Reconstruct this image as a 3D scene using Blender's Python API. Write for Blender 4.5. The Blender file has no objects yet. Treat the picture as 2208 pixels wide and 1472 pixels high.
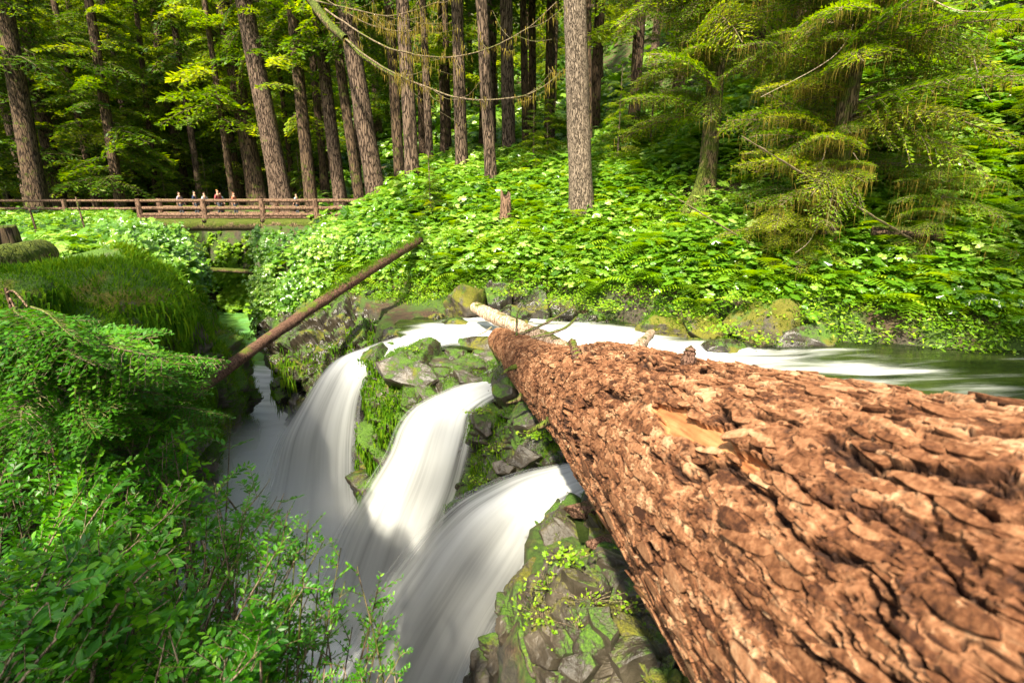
import bpy, math, random
import numpy as np
from mathutils import Vector
R = math.radians
random.seed(7)
rng = np.random.default_rng(11)
sc = bpy.context.scene
C = sc.collection

# ------------------------------------------------------------ camera, sky, sun, exposure
PITCH = math.atan(321 / 1104)
FPX = 1104.0                                   # focal length in pixels of the 2208 wide photograph
cam_d = bpy.data.cameras.new("camera")
cam_d.sensor_width = 36.0
cam_d.lens = 36.0 * FPX / 2208.0
cam_d.clip_start = 0.05
cam_d.clip_end = 600
cam_d.dof.use_dof = True
cam_d.dof.focus_distance = 8.0
cam_d.dof.aperture_fstop = 3.2
cam = bpy.data.objects.new("camera", cam_d)
cam.location = (0, 0, 0)
cam.rotation_euler = (math.pi / 2 - PITCH, 0, 0)
C.objects.link(cam)
sc.camera = cam

SUN = Vector((-0.27, -0.70, 0.97)).normalized()   # direction towards the sun
world = bpy.data.worlds.new("World")
sc.world = world
world.use_nodes = True
wn = world.node_tree
bg = wn.nodes["Background"]
sky = wn.nodes.new("ShaderNodeTexSky")
sky.sky_type = 'NISHITA'
sky.sun_disc = False
sky.sun_elevation = math.asin(SUN.z)
sky.sun_rotation = math.atan2(SUN.x, SUN.y)
sky.dust_density = 2.5
sky.ozone_density = 0.4
wn.links.new(sky.outputs[0], bg.inputs[0])
bg.inputs[1].default_value = 0.12
sl = bpy.data.lights.new("sun", 'SUN')
sl.energy = 4.5
sl.angle = R(2.0)
sl.color = (1.0, 0.93, 0.80)
so = bpy.data.objects.new("sun", sl)
so.rotation_euler = SUN.to_track_quat('Z', 'Y').to_euler()
so.location = (-20, -10, 40)
C.objects.link(so)
sc.view_settings.view_transform = 'Standard'
sc.view_settings.look = 'None'
sc.view_settings.gamma = 1.0
sc.view_settings.exposure = 1.62
sc.view_settings.use_white_balance = True
sc.view_settings.white_balance_temperature = 6900
sc.view_settings.white_balance_tint = 4
sc.render.engine = 'CYCLES'
sc.cycles.max_bounces = 12
sc.cycles.volume_bounces = 10
sc.cycles.transparent_max_bounces = 24
sc.cycles.use_denoising = True

# ------------------------------------------------------------ projection helpers
cp, sp = math.cos(PITCH), math.sin(PITCH)
def ray(u, v):
    c = 736.0 - v
    return np.array((u - 1104.0, FPX * cp + c * sp, -FPX * sp + c * cp))
def PY(u, v, Y):
    d = ray(u, v); return d * (Y / d[1])
def PZ(u, v, Z):
    d = ray(u, v); return d * (Z / d[2])
def proj(p):
    p = np.atleast_2d(p)
    f = p[:, 1] * cp - p[:, 2] * sp
    up = p[:, 1] * sp + p[:, 2] * cp
    f = np.where(f > 0.01, f, 0.01)
    return 1104 + FPX * p[:, 0] / f, 736 - FPX * up / f, f

# ------------------------------------------------------------ numpy noise
def _h(ix, iy, iz, s):
    n = (ix.astype(np.int64) * 374761393 + iy.astype(np.int64) * 668265263 + iz.astype(np.int64) * 2147483647 + s * 974634777)
    n = (n ^ (n >> 13)) & 0xffffffff
    n = (n * 1274126177) & 0xffffffff
    n = (n ^ (n >> 16)) & 0xffffffff
    n = (n * 2246822519) & 0xffffffff
    n = n ^ (n >> 15)
    return (n & 0xffffff) / float(0xffffff)
def vnoise(p, s=0):
    i = np.floor(p).astype(np.int64); f = p - i
    f = f * f * (3 - 2 * f)
    o = 0
    for a in (0, 1):
        wa = f[:, 0] if a else 1 - f[:, 0]
        for b in (0, 1):
            wb = f[:, 1] if b else 1 - f[:, 1]
            for c in (0, 1):
                wc = f[:, 2] if c else 1 - f[:, 2]
                o = o + wa * wb * wc * _h(i[:, 0] + a, i[:, 1] + b, i[:, 2] + c, s)
    return o * 2 - 1
def fbm(p, o=4, s=0, g=0.5):
    a, t, r = 1.0, 0.0, 0.0
    for k in range(o):
        r = r + a * vnoise(p * (2.03 ** k) + 17.3 * k, s + k); t += a; a *= g
    return r / t
def worley(p, s=0, three=True):
    """F1, F2, three randoms of the nearest cell, vector from its point"""
    i = np.floor(p).astype(np.int64)
    n = len(p)
    f1 = np.full(n, 9e9); f2 = np.full(n, 9e9)
    best = np.zeros((n, 3), np.int64); bp = np.zeros((n, 3))
    for a in (-1, 0, 1):
        for b in (-1, 0, 1):
            for c in ((-1, 0, 1) if three else (0,)):
                q = i + np.array((a, b, c))
                pt = np.stack([q[:, k] + 0.1 + 0.8 * _h(q[:, 0], q[:, 1], q[:, 2], s + 11 * k) for k in range(3)], 1)
                if not three: pt[:, 2] = p[:, 2]
                d = ((p - pt) ** 2).sum(1)
                m = d < f1
                f2 = np.where(m, f1, np.minimum(f2, d))
                f1 = np.where(m, d, f1)
                best[m] = q[m]; bp[m] = pt[m]
    r = np.stack([_h(best[:, 0], best[:, 1], best[:, 2], s + 101 + 7 * k) for k in range(3)], 1)
    return np.sqrt(f1), np.sqrt(f2), r, p - bp
def sstep(a, b, x):
    t = np.clip((x - a) / (b - a), 0, 1); return t * t * (3 - 2 * t)

# ------------------------------------------------------------ object helpers
def mesh_obj(name, V, F, mat=None, parent=None, attrs=None, smooth=True, uv=None):
    """V (n,3); F one (m,k) array of faces or a list of such arrays"""
    Fs = F if isinstance(F, list) else [F]
    Fs = [np.asarray(f, np.int32) for f in Fs if len(f)]
    me = bpy.data.meshes.new(name)
    V = np.asarray(V, np.float32)
    me.vertices.add(len(V)); me.vertices.foreach_set("co", V.ravel())
    nl = sum(f.size for f in Fs); npol = sum(len(f) for f in Fs)
    me.loops.add(nl); me.polygons.add(npol)
    me.loops.foreach_set("vertex_index", np.concatenate([f.ravel() for f in Fs]))
    tot = np.concatenate([np.full(len(f), f.shape[1], np.int32) for f in Fs])
    st = np.concatenate([[0], np.cumsum(tot)[:-1]]).astype(np.int32)
    me.polygons.foreach_set("loop_start", st)
    me.polygons.foreach_set("loop_total", tot)
    me.update(calc_edges=True)
    me.polygons.foreach_set("use_smooth", np.full(npol, bool(smooth)))
    for k, a in (attrs or {}).items():
        at = me.attributes.new(k, 'FLOAT', 'POINT')
        at.data.foreach_set("value", np.asarray(a, np.float32))
    if uv is not None:
        at = me.attributes.new("flow", 'FLOAT_VECTOR', 'POINT')
        at.data.foreach_set("vector", np.asarray(uv, np.float32).ravel())
    if mat: me.materials.append(mat)
    ob = bpy.data.objects.new(name, me)
    C.objects.link(ob)
    if parent: ob.parent = parent
    return ob
def tag(o, label=None, cat=None, group=None, kind=None):
    if label: o["label"] = label
    if cat: o["category"] = cat
    if group: o["group"] = group
    if kind: o["kind"] = kind
    return o
def empty(name, loc=(0, 0, 0), **k):
    o = bpy.data.objects.new(name, None); C.objects.link(o)
    o.location = tuple(loc); o.empty_display_size = 0.2
    return tag(o, **k)
def grid_faces(nr, nc, wrap=False):
    i = np.arange(nr - 1)[:, None]; j = np.arange(nc if wrap else nc - 1)[None, :]
    a = i * nc + j; b = i * nc + (j + 1) % nc
    return np.stack([a, b, b + nc, a + nc], -1).reshape(-1, 4)
class Acc:
    """collects pieces into one mesh"""
    def __init__(s): s.V = []; s.F = {}; s.A = []; s.n = 0
    def add(s, V, F, a=0.0):
        V = np.asarray(V, float); F = np.asarray(F)
        s.V.append(V); s.F.setdefault(F.shape[1], []).append(F + s.n)
        s.A.append(np.broadcast_to(np.asarray(a, float), (len(V),)))
        s.n += len(V)
    def tube(s, pts, rad, sides=6, a=0.0):
        pts = np.asarray(pts, float); n = len(pts)
        rad = np.broadcast_to(np.asarray(rad, float), (n,))
        t = np.gradient(pts, axis=0); t /= np.linalg.norm(t, axis=1)[:, None] + 1e-9
        ref = np.array((0, 0, 1.0)) if abs(t[0, 2]) < 0.9 else np.array((1.0, 0, 0))
        x = np.cross(t, ref); x /= np.linalg.norm(x, axis=1)[:, None] + 1e-9
        y = np.cross(t, x)
        an = np.arange(sides) * 2 * np.pi / sides
        V = pts[:, None] + rad[:, None, None] * (np.cos(an)[None, :, None] * x[:, None] + np.sin(an)[None, :, None] * y[:, None])
        V = V.reshape(-1, 3)
        s.add(V, grid_faces(n, sides, True), a)
    def arrays(s):
        return np.concatenate(s.V), [np.concatenate(f) for f in s.F.values()], np.concatenate(s.A)
    def obj(s, name, mat, parent=None, smooth=True):
        V, F, A = s.arrays()
        return mesh_obj(name, V, F, mat, parent, {"rnd": A}, smooth)
def scatter(tV, tF, pos, Xa, Ya, Za, scale, rnd):
    """merged copies of a small template; axes (N,3)"""
    N = len(pos); n = len(tV)
    V = (pos[:, None] + scale[:, None, None] * (tV[None, :, 0:1] * Xa[:, None] + tV[None, :, 1:2] * Ya[:, None] + tV[None, :, 2:3] * Za[:, None])).reshape(-1, 3)
    F = (tF[None] + (np.arange(N) * n)[:, None, None]).reshape(-1, tF.shape[1])
    return V, F, np.repeat(rnd, n)
def unit(a): return a / (np.linalg.norm(a, axis=-1, keepdims=True) + 1e-9)

# ------------------------------------------------------------ materials
def nodes(name):
    m = bpy.data.materials.new(name); m.use_nodes = True
    nt = m.node_tree; nt.nodes.clear()
    out = nt.nodes.new("ShaderNodeOutputMaterial")
    return m, nt, out
def N(nt, t, **k):
    n = nt.nodes.new("ShaderNode" + t)
    for a, b in k.items(): setattr(n, a, b)
    return n
def ramp(nt, fac, stops):
    r = N(nt, "ValToRGB"); el = r.color_ramp.elements
    while len(el) < len(stops): el.new(0.5)
    for e, (p, c) in zip(el, stops):
        e.position = p; e.color = (*c, 1)
    nt.links.new(fac, r.inputs[0]); return r.outputs[0]
def noise_tex(nt, vec, scale, detail=4, rough=0.6):
    n = N(nt, "TexNoise"); n.inputs["Scale"].default_value = scale
    n.inputs["Detail"].default_value = detail; n.inputs["Roughness"].default_value = rough
    if vec is not None: nt.links.new(vec, n.inputs["Vector"])
    return n.outputs["Fac"]
def math_n(nt, op, a, b=None, clamp=False):
    m = N(nt, "Math", operation=op, use_clamp=clamp)
    for i, x in enumerate((a, b)):
        if x is None: continue
        if isinstance(x, (int, float)): m.inputs[i].default_value = x
        else: nt.links.new(x, m.inputs[i])
    return m.outputs[0]
def mixc(nt, fac, a, b):
    m = N(nt, "Mix", data_type='RGBA')
    if isinstance(fac, (int, float)): m.inputs[0].default_value = fac
    else: nt.links.new(fac, m.inputs[0])
    for i, x in ((6, a), (7, b)):
        if isinstance(x, tuple): m.inputs[i].default_value = (*x, 1)
        else: nt.links.new(x, m.inputs[i])
    return m.outputs[2]
def mapping(nt, vec, scale):
    m = N(nt, "Mapping"); m.inputs["Scale"].default_value = scale
    nt.links.new(vec, m.inputs[0]); return m.outputs[0]
def attr(nt, name, out="Fac"):
    a = N(nt, "Attribute", attribute_name=name); return a.outputs[out]
def smoothr(nt, v, a, b):
    m = N(nt, "MapRange", interpolation_type='SMOOTHSTEP')
    nt.links.new(v, m.inputs[0]); m.inputs[1].default_value = a; m.inputs[2].default_value = b
    return m.outputs[0]
def bump(nt, h, strength, dist=0.02):
    b = N(nt, "Bump"); b.inputs["Strength"].default_value = strength; b.inputs["Distance"].default_value = dist
    nt.links.new(h, b.inputs["Height"]); return b.outputs[0]

def leaf_mat(name, stops, trans=0.4, rough=0.4, spec=0.5):
    m, nt, out = nodes(name)
    col = ramp(nt, attr(nt, "rnd"), stops)
    p = N(nt, "BsdfPrincipled"); nt.links.new(col, p.inputs["Base Color"])
    p.inputs["Roughness"].default_value = rough; p.inputs["Specular IOR Level"].default_value = spec
    t = N(nt, "BsdfTranslucent")
    hs = N(nt, "HueSaturation"); hs.inputs["Hue"].default_value = 0.485; hs.inputs["Saturation"].default_value = 1.05
    hs.inputs["Value"].default_value = 1.5
    nt.links.new(col, hs.inputs["Color"]); nt.links.new(hs.outputs[0], t.inputs[0])
    mx = N(nt, "MixShader"); mx.inputs[0].default_value = trans
    nt.links.new(p.outputs[0], mx.inputs[1]); nt.links.new(t.outputs[0], mx.inputs[2])
    nt.links.new(mx.outputs[0], out.inputs[0])
    return m
M = {}
M['club'] = leaf_mat("broad_leaf", [(0, (.035, .11, .005)), (.45, (.11, .26, .012)), (.8, (.27, .43, .05)), (1, (.46, .58, .16))], .42, .3, .8)
M['herb'] = leaf_mat("herb_leaf", [(0, (.06, .16, .005)), (.6, (.18, .34, .01)), (1, (.36, .48, .03))], .4, .45, .4)
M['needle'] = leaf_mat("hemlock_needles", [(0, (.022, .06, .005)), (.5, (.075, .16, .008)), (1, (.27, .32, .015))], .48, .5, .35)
M['needle_lit'] = leaf_mat("sunlit_needles", [(0, (.05, .12, .006)), (.5, (.16, .28, .012)), (1, (.40, .44, .03))], .46, .5, .35)  # brighter, yellower copy of the needles with sunlight put into the colour
M['shrub'] = leaf_mat("shrub_leaf", [(0, (.018, .10, .003)), (.6, (.065, .24, .007)), (1, (.19, .42, .015))], .4, .4, .4)
M['spray'] = leaf_mat("sapling_needles", [(0, (.02, .085, .003)), (.6, (.065, .22, .007)), (1, (.18, .38, .014))], .35, .5, .3)
M['curtain'] = leaf_mat("green_moss_strands", [(0, (.03, .09, .004)), (.5, (.08, .20, .008)), (1, (.19, .30, .015))], .35, .8, .1)
M['beard'] = leaf_mat("hanging_moss", [(0, (.10, .09, .015)), (.5, (.22, .18, .025)), (1, (.36, .24, .05))], .4, .8, .1)
M['mossblade'] = leaf_mat("moss_blades", [(0, (.035, .10, .005)), (.55, (.085, .20, .008)), (1, (.20, .27, .014))], .35, .8, .1)

def bark_mat(name, dark, mid, light, moss=0.3, vscale=9.0, strength=0.9):
    m, nt, out = nodes(name)
    tc = N(nt, "TexCoord").outputs["Object"]
    st = mapping(nt, tc, (1, 1, 0.16))
    a = noise_tex(nt, st, vscale * 1.6, 6, .7)
    vo = N(nt, "TexVoronoi", feature='DISTANCE_TO_EDGE'); vo.inputs["Scale"].default_value = vscale * 2.2
    dis = N(nt, "VectorMath", operation='ADD'); nt.links.new(st, dis.inputs[0])
    nn = N(nt, "TexNoise"); nn.inputs["Scale"].default_value = vscale * 2; nt.links.new(st, nn.inputs["Vector"])
    sc_ = N(nt, "VectorMath", operation='SCALE'); sc_.inputs["Scale"].default_value = 0.12
    nt.links.new(nn.outputs["Color"], sc_.inputs[0]); nt.links.new(sc_.outputs[0], dis.inputs[1])
    nt.links.new(dis.outputs[0], vo.inputs["Vector"])
    e = smoothr(nt, vo.outputs["Distance"], 0.0, 0.16)
    h = math_n(nt, 'ADD', math_n(nt, 'MULTIPLY', e, .7), math_n(nt, 'MULTIPLY', a, .6))
    col = ramp(nt, h, [(.25, dark), (.62, mid), (1.0, light)])
    mo = noise_tex(nt, tc, 2.3, 5, .7)
    geo = N(nt, "NewGeometry"); sx = N(nt, "SeparateXYZ"); nt.links.new(geo.outputs["Normal"], sx.inputs[0])
    mm = math_n(nt, 'ADD', mo, math_n(nt, 'MULTIPLY', sx.outputs[2], .25))
    mf = smoothr(nt, mm, .72 - moss * .5, .86 - moss * .5)
    mcol = ramp(nt, noise_tex(nt, tc, 30, 3), [(.3, (.04, .065, .008)), (.7, (.13, .15, .015))])
    col = mixc(nt, mf, col, mcol)
    p = N(nt, "BsdfPrincipled"); nt.links.new(col, p.inputs["Base Color"])
    p.inputs["Roughness"].default_value = .85; p.inputs["Specular IOR Level"].default_value = .25
    nt.links.new(bump(nt, h, strength, .05), p.inputs["Normal"])
    nt.links.new(p.outputs[0], out.inputs[0])
    return m
M['bark_dark'] = bark_mat("dark_bark", (.012, .007, .004), (.05, .028, .016), (.12, .075, .045), .35, 5)
M['bark_brown'] = bark_mat("brown_bark", (.016, .009, .005), (.068, .040, .026), (.17, .112, .078), .22, 6, 1.1)
M['bark_pale'] = bark_mat("pale_bark", (.035, .022, .014), (.15, .105, .075), (.28, .21, .155), .05, 13, 1.0)
M['bark_moss'] = bark_mat("mossy_bark", (.02, .014, .005), (.11, .075, .035), (.2, .14, .07), .55, 7)
M['wood_red'] = bark_mat("weathered_rail_wood", (.018, .009, .005), (.095, .050, .030), (.22, .13, .085), .0, 8, .4)
M['lean'] = bark_mat("worn_red_log", (.016, .007, .004), (.075, .032, .018), (.17, .09, .06), .12, 14, .4)
M['wood_pale'] = bark_mat("bleached_wood", (.10, .055, .03), (.44, .28, .18), (.6, .42, .3), .0, 8, .6)
M['bough'] = bark_mat("twig_bark", (.03, .018, .01), (.13, .085, .05), (.26, .19, .13), .25, 14, .3)
M['twig_pale'] = bark_mat("bare_twig_bark", (.08, .05, .03), (.26, .18, .12), (.42, .33, .25), .1, 14, .3)

def rock_mat(name, moss=.5, wet=.3, lightness=1.0, yellow=.5):
    m, nt, out = nodes(name)
    tc = N(nt, "TexCoord").outputs["Object"]
    a = noise_tex(nt, tc, 3.1, 8, .65)
    b = noise_tex(nt, tc, 22, 6, .7)
    L = lightness
    col = ramp(nt, a, [(.3, (.032 * L, .026 * L, .020 * L)), (.5, (.105 * L, .084 * L, .060 * L)), (.72, (.27 * L, .215 * L, .155 * L))])
    col = mixc(nt, math_n(nt, 'MULTIPLY', b, .35), col, (.11 * L, .075 * L, .045 * L))
    # thin pale lichen flecks
    geo = N(nt, "NewGeometry"); sx = N(nt, "SeparateXYZ"); nt.links.new(geo.outputs["Normal"], sx.inputs[0])
    mo = noise_tex(nt, mapping(nt, tc, (1, 1, .55)), 2.2, 7, .72)
    mm = math_n(nt, 'ADD', mo, math_n(nt, 'MULTIPLY', sx.outputs[2], .16))
    mm = math_n(nt, 'ADD', mm, math_n(nt, 'MULTIPLY', math_n(nt, 'SUBTRACT', noise_tex(nt, tc, 40, 3), .5), .22))
    mf = smoothr(nt, mm, .71 - moss * .4, .84 - moss * .4)
    y = noise_tex(nt, tc, 1.5, 3)
    fine = noise_tex(nt, tc, 60, 3)
    green = ramp(nt, fine, [(.3, (.025, .06, .005)), (.7, (.10, .19, .015))])
    yel = ramp(nt, fine, [(.3, (.055, .055, .005)), (.7, (.19, .175, .015))])
    mcol = mixc(nt, smoothr(nt, y, .62 - yellow * .3, .72 - yellow * .3), green, yel)
    col = mixc(nt, mf, col, mcol)
    p = N(nt, "BsdfPrincipled"); nt.links.new(col, p.inputs["Base Color"])
    rr = N(nt, "MapRange"); nt.links.new(mf, rr.inputs[0]); rr.inputs[3].default_value = .62 - wet * .45; rr.inputs[4].default_value = .95
    nt.links.new(rr.outputs[0], p.inputs["Roughness"]); p.inputs["Specular IOR Level"].default_value = .5
    h = math_n(nt, 'ADD', math_n(nt, 'MULTIPLY', b, .5), math_n(nt, 'MULTIPLY', math_n(nt, 'MULTIPLY', mf, fine), .9))
    nt.links.new(bump(nt, h, .7, .035), p.inputs["Normal"])
    nt.links.new(p.outputs[0], out.inputs[0])
    return m
M['rock_mid'] = rock_mat("ledge_rock", .42, .8, .38, .2)
M['rock_wall'] = rock_mat("wet_ledge_rock", .36, .9, .28, .5)
M['rock_dry'] = rock_mat("slate_rock", .40, .4, .5, .45)
M['slab'] = rock_mat('bare_slate', .26, .6, .50, .3)
M['rock_dark'] = rock_mat("mossy_cliff_rock", .66, .4, .7, .25)  # very mossy rock of middling tone for cliff and left boulders
M['rock_gold'] = rock_mat("golden_moss_boulder", .74, .2, .8, .9)

def ground_mat():
    m, nt, out = nodes("forest_soil")
    tc = N(nt, "TexCoord").outputs["Object"]
    a = noise_tex(nt, tc, 1.3, 8, .7); b = noise_tex(nt, tc, 14, 6, .7)
    soil = ramp(nt, b, [(.3, (.018, .011, .006)), (.55, (.07, .04, .02)), (.75, (.11, .065, .03))])
    moss = ramp(nt, b, [(.3, (.02, .045, .005)), (.7, (.075, .13, .012))])
    geo = N(nt, "NewGeometry"); sx = N(nt, "SeparateXYZ"); nt.links.new(geo.outputs["Normal"], sx.inputs[0])
    rockc = ramp(nt, b, [(.3, (.02, .018, .014)), (.7, (.09, .075, .05))])
    col = mixc(nt, smoothr(nt, a, .42, .56), soil, moss)
    col = mixc(nt, smoothr(nt, sx.outputs[2], .55, .25), col, mixc(nt, smoothr(nt, a, .45, .6), rockc, moss))
    p = N(nt, "BsdfPrincipled"); nt.links.new(col, p.inputs["Base Color"]); p.inputs["Roughness"].default_value = .95
    nt.links.new(bump(nt, b, .8, .06), p.inputs["Normal"]); nt.links.new(p.outputs[0], out.inputs[0])
    return m
M['ground'] = ground_mat()

def falls_mat():
    m, nt, out = nodes("falling_white_water")
    fl = attr(nt, "flow", "Vector")
    sx = N(nt, "SeparateXYZ"); nt.links.new(fl, sx.inputs[0])
    st = noise_tex(nt, mapping(nt, fl, (9, .30, 1)), 1.0, 4, .55)
    st2 = noise_tex(nt, mapping(nt, fl, (3.2, .5, 1)), 1.0, 2, .5)
    s = math_n(nt, 'ADD', math_n(nt, 'MULTIPLY', st, .35), math_n(nt, 'MULTIPLY', st2, .65))
    col = ramp(nt, s, [(.26, (.44, .44, .44)), (.43, (.66, .66, .655)), (.60, (.78, .78, .775))])
    p = N(nt, "BsdfPrincipled"); nt.links.new(col, p.inputs["Base Color"])
    p.inputs["Roughness"].default_value = .75; p.inputs["Specular IOR Level"].default_value = .15
    tl = N(nt, "BsdfTranslucent"); nt.links.new(col, tl.inputs[0])
    ms = N(nt, "MixShader"); ms.inputs[0].default_value = .4
    nt.links.new(p.outputs[0], ms.inputs[1]); nt.links.new(tl.outputs[0], ms.inputs[2])
    e = math_n(nt, 'SUBTRACT', 1.0, math_n(nt, 'ABSOLUTE', math_n(nt, 'SUBTRACT', math_n(nt, 'MULTIPLY', sx.outputs[2], 2.0), 1.0)))
    e2 = math_n(nt, 'ADD', e, math_n(nt, 'MULTIPLY', math_n(nt, 'SUBTRACT', st, .5), .75))
    al = smoothr(nt, e2, .0, .55)
    tr = N(nt, "BsdfTransparent"); mx = N(nt, "MixShader")
    nt.links.new(al, mx.inputs[0]); nt.links.new(tr.outputs[0], mx.inputs[1]); nt.links.new(ms.outputs[0], mx.inputs[2])
    nt.links.new(mx.outputs[0], out.inputs[0])
    return m
M['falls'] = falls_mat()

def river_mat():
    m, nt, out = nodes("stream_water")
    tc = N(nt, "TexCoord").outputs["Object"]
    foam = attr(nt, "foam")
    st = noise_tex(nt, mapping(nt, tc, (.45, 2.4, 1)), 1.3, 4, .55)
    f = smoothr(nt, math_n(nt, 'ADD', foam, math_n(nt, 'MULTIPLY', math_n(nt, 'SUBTRACT', st, .5), 1.2)), .12, .95)
    deep = ramp(nt, noise_tex(nt, mapping(nt, tc, (.5, 1.6, 1)), 1.2, 4), [(.35, (.006, .012, .004)), (.6, (.028, .040, .010)), (.78, (.07, .075, .03))])
    pool = attr(nt, "pool")
    em = ramp(nt, noise_tex(nt, mapping(nt, tc, (.6, .5, 1)), 1, 3), [(.3, (.10, .19, .02)), (.6, (.13, .33, .09)), (.8, (.34, .48, .28))])
    deep = mixc(nt, pool, deep, em)
    col = mixc(nt, f, deep, ramp(nt, st, [(.35, (.62, .62, .61)), (.6, (.86, .86, .85))]))
    p = N(nt, "BsdfPrincipled"); nt.links.new(col, p.inputs["Base Color"])
    rr = N(nt, "MapRange"); nt.links.new(f, rr.inputs[0]); rr.inputs[3].default_value = .12; rr.inputs[4].default_value = .8
    nt.links.new(rr.outputs[0], p.inputs["Roughness"]); p.inputs["IOR"].default_value = 1.33
    nt.links.new(bump(nt, st, .25, .12), p.inputs["Normal"]); nt.links.new(p.outputs[0], out.inputs[0])
    return m
M['river'] = river_mat()

# ------------------------------------------------------------ terrain
GORGE = np.array([(-.1, 1.9), (-.25, 3.0), (-.1, 4.2), (.35, 4.9), (.25, 6.0), (-.2, 6.9), (-1.2, 8.0), (-2.3, 9.2), (-3.0, 10.6), (-3.6, 12.8),
                  (-5.0, 14.6), (-6.6, 15.9), (-8.2, 17.6), (-10.0, 20.5), (-12.6, 25), (-14.0, 29), (-15.0, 32),
                  (-24, 33.5), (-21, 30), (-18.5, 26), (-14.2, 20.6), (-10.3, 16.5), (-8.2, 13.0), (-7.0, 9.6), (-5.9, 6.6), (-5.0, 4.4), (-3.9, 2.8), (-2.2, 2.0)])
RIVER = np.array([(-3.0, 11.3), (-1.8, 12.6), (-1.1, 13.2), (.5, 13.2), (2.15, 12.4), (3.75, 10.9), (5.25, 10.1), (6.5, 9.85), (8, 9.05), (9.1, 8.75), (16, 7.5), (34, 5.0),
                  (34, -1), (12, .5), (6, 1.8), (3, 3.0), (1.5, 3.9), (.9, 4.4), (0, 5.0), (-.2, 6.5), (-1.5, 8.2)])
def poly_sd(x, y, P):
    """signed distance, negative inside"""
    d = np.full(x.shape, 1e9); ins = np.zeros(x.shape, bool)
    n = len(P)
    for i in range(n):
        ax, ay = P[i]; bx, by = P[(i + 1) % n]
        ex, ey = bx - ax, by - ay
        t = np.clip(((x - ax) * ex + (y - ay) * ey) / (ex * ex + ey * ey), 0, 1)
        d = np.minimum(d, (x - ax - t * ex) ** 2 + (y - ay - t * ey) ** 2)
        c = ((ay > y) != (by > y)) & (x < (bx - ax) * (y - ay) / (by - ay + 1e-12) + ax)
        ins ^= c
    return np.where(ins, -1, 1) * np.sqrt(d)
YR = (np.array([-12, -6, -3, -1, 2, 3.7, 5.2, 6.5, 9.1, 16, 34]), np.array([15.8, 15.4, 14.3, 13.6, 12.5, 10.95, 10.1, 9.8, 8.7, 7.4, 5.0]))
SP = (np.array([-5, 0, .5, 1.7, 4, 7.2, 12, 20, 30, 50, 80, 120]), np.array([-3.2, -2.9, -2.35, -1.6, -.6, .45, 1.15, 2.0, 3.2, 9, 24, 46]))
XG = (np.array([0, 2, 6, 10, 15, 20, 26, 32, 40, 60]), np.array([-1.5, -2.5, -3.6, -5.6, -8, -12, -15.8, -19, -23, -32]))
def H(x, y):
    x = np.asarray(x, float); y = np.asarray(y, float)
    shp = x.shape; x = x.ravel(); y = y.ravel()
    p = np.stack([x, y, np.zeros_like(x)], 1)
    n1 = fbm(p * .35, 4, 3); n2 = fbm(p * 1.6, 3, 9)
    s = y - np.interp(x, *YR)
    tn = np.interp(s, *SP)
    lf = sstep(-3.2, -8.5, x)                       # the bank north of the gorge stays low at the left
    tn = tn * (1 - lf) + (-2.25 + .9 * sstep(24, 34, y) + .02 * np.maximum(s, 0) + np.maximum(y - 45, 0) * .42) * lf
    tn = tn + .5 * np.clip(x - 4, 0, 30) * sstep(.5, 7, s)
    tn = np.where(y < 5.5, np.minimum(tn, -2.6), tn)
    tw = -1.45 - .75 * sstep(5.5, 2, y) + .45 * sstep(-5, -9, x) * sstep(14, 6, y) + np.maximum(y - 45, 0) * .42
    xg = np.interp(y, *XG)
    tw = tw - 1.15 * sstep(2.0, 0.0, poly_sd(x, y, GORGE)) ** 1.4 * sstep(15, 10, y)
    w = sstep(-1, 1, x - xg)
    T = tn * w + tw * (1 - w) + n1 * .35 * sstep(0, 4, np.abs(y) * .5 + 1) + n2 * .09
    dr = poly_sd(x, y, RIVER) + n2 * .12
    T = T + (np.minimum(T, -3.5) - T) * sstep(.35, -.35, dr)
    dg = poly_sd(x, y, GORGE) + n2 * .3 + n1 * .3
    T = T + (-7.9 - T) * sstep(.30, -.35, dg)
    return T.reshape(shp)
def axis_coords(spans):
    out = [spans[0][0]]
    for a, b, d in spans:
        n = max(1, int(round((b - a) / d))); out += list(np.linspace(a, b, n + 1)[1:])
    return np.array(out)
xs = axis_coords([(-240, -60, 12), (-60, -26, 1.7), (-26, -13, .35), (-13, 10, .1), (10, 20, .4), (20, 70, 2.5), (70, 240, 12)])
ys = axis_coords([(-60, -6, 6), (-6, 0, .4), (0, 17, .1), (17, 40, .35), (40, 70, 1.5), (70, 250, 9)])
gx, gy = np.meshgrid(xs, ys)
gz = H(gx, gy)
gv = np.stack([gx, gy, gz], -1).reshape(-1, 3)
near = sstep(40, 18, gv[:, 1]) * sstep(0.0, 1.0, -gv[:, 2])
off = np.stack([fbm(gv * 1.1 + 5 * k, 4, 40 + k) for k in range(3)], 1)
gv += off * (near * .28)[:, None] * np.array((1, 1, .4))
ground = mesh_obj("ground", gv, grid_faces(len(ys), len(xs)), M['ground'])
tag(ground, "forest floor and gorge walls of dark soil and moss", kind="structure")

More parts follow.
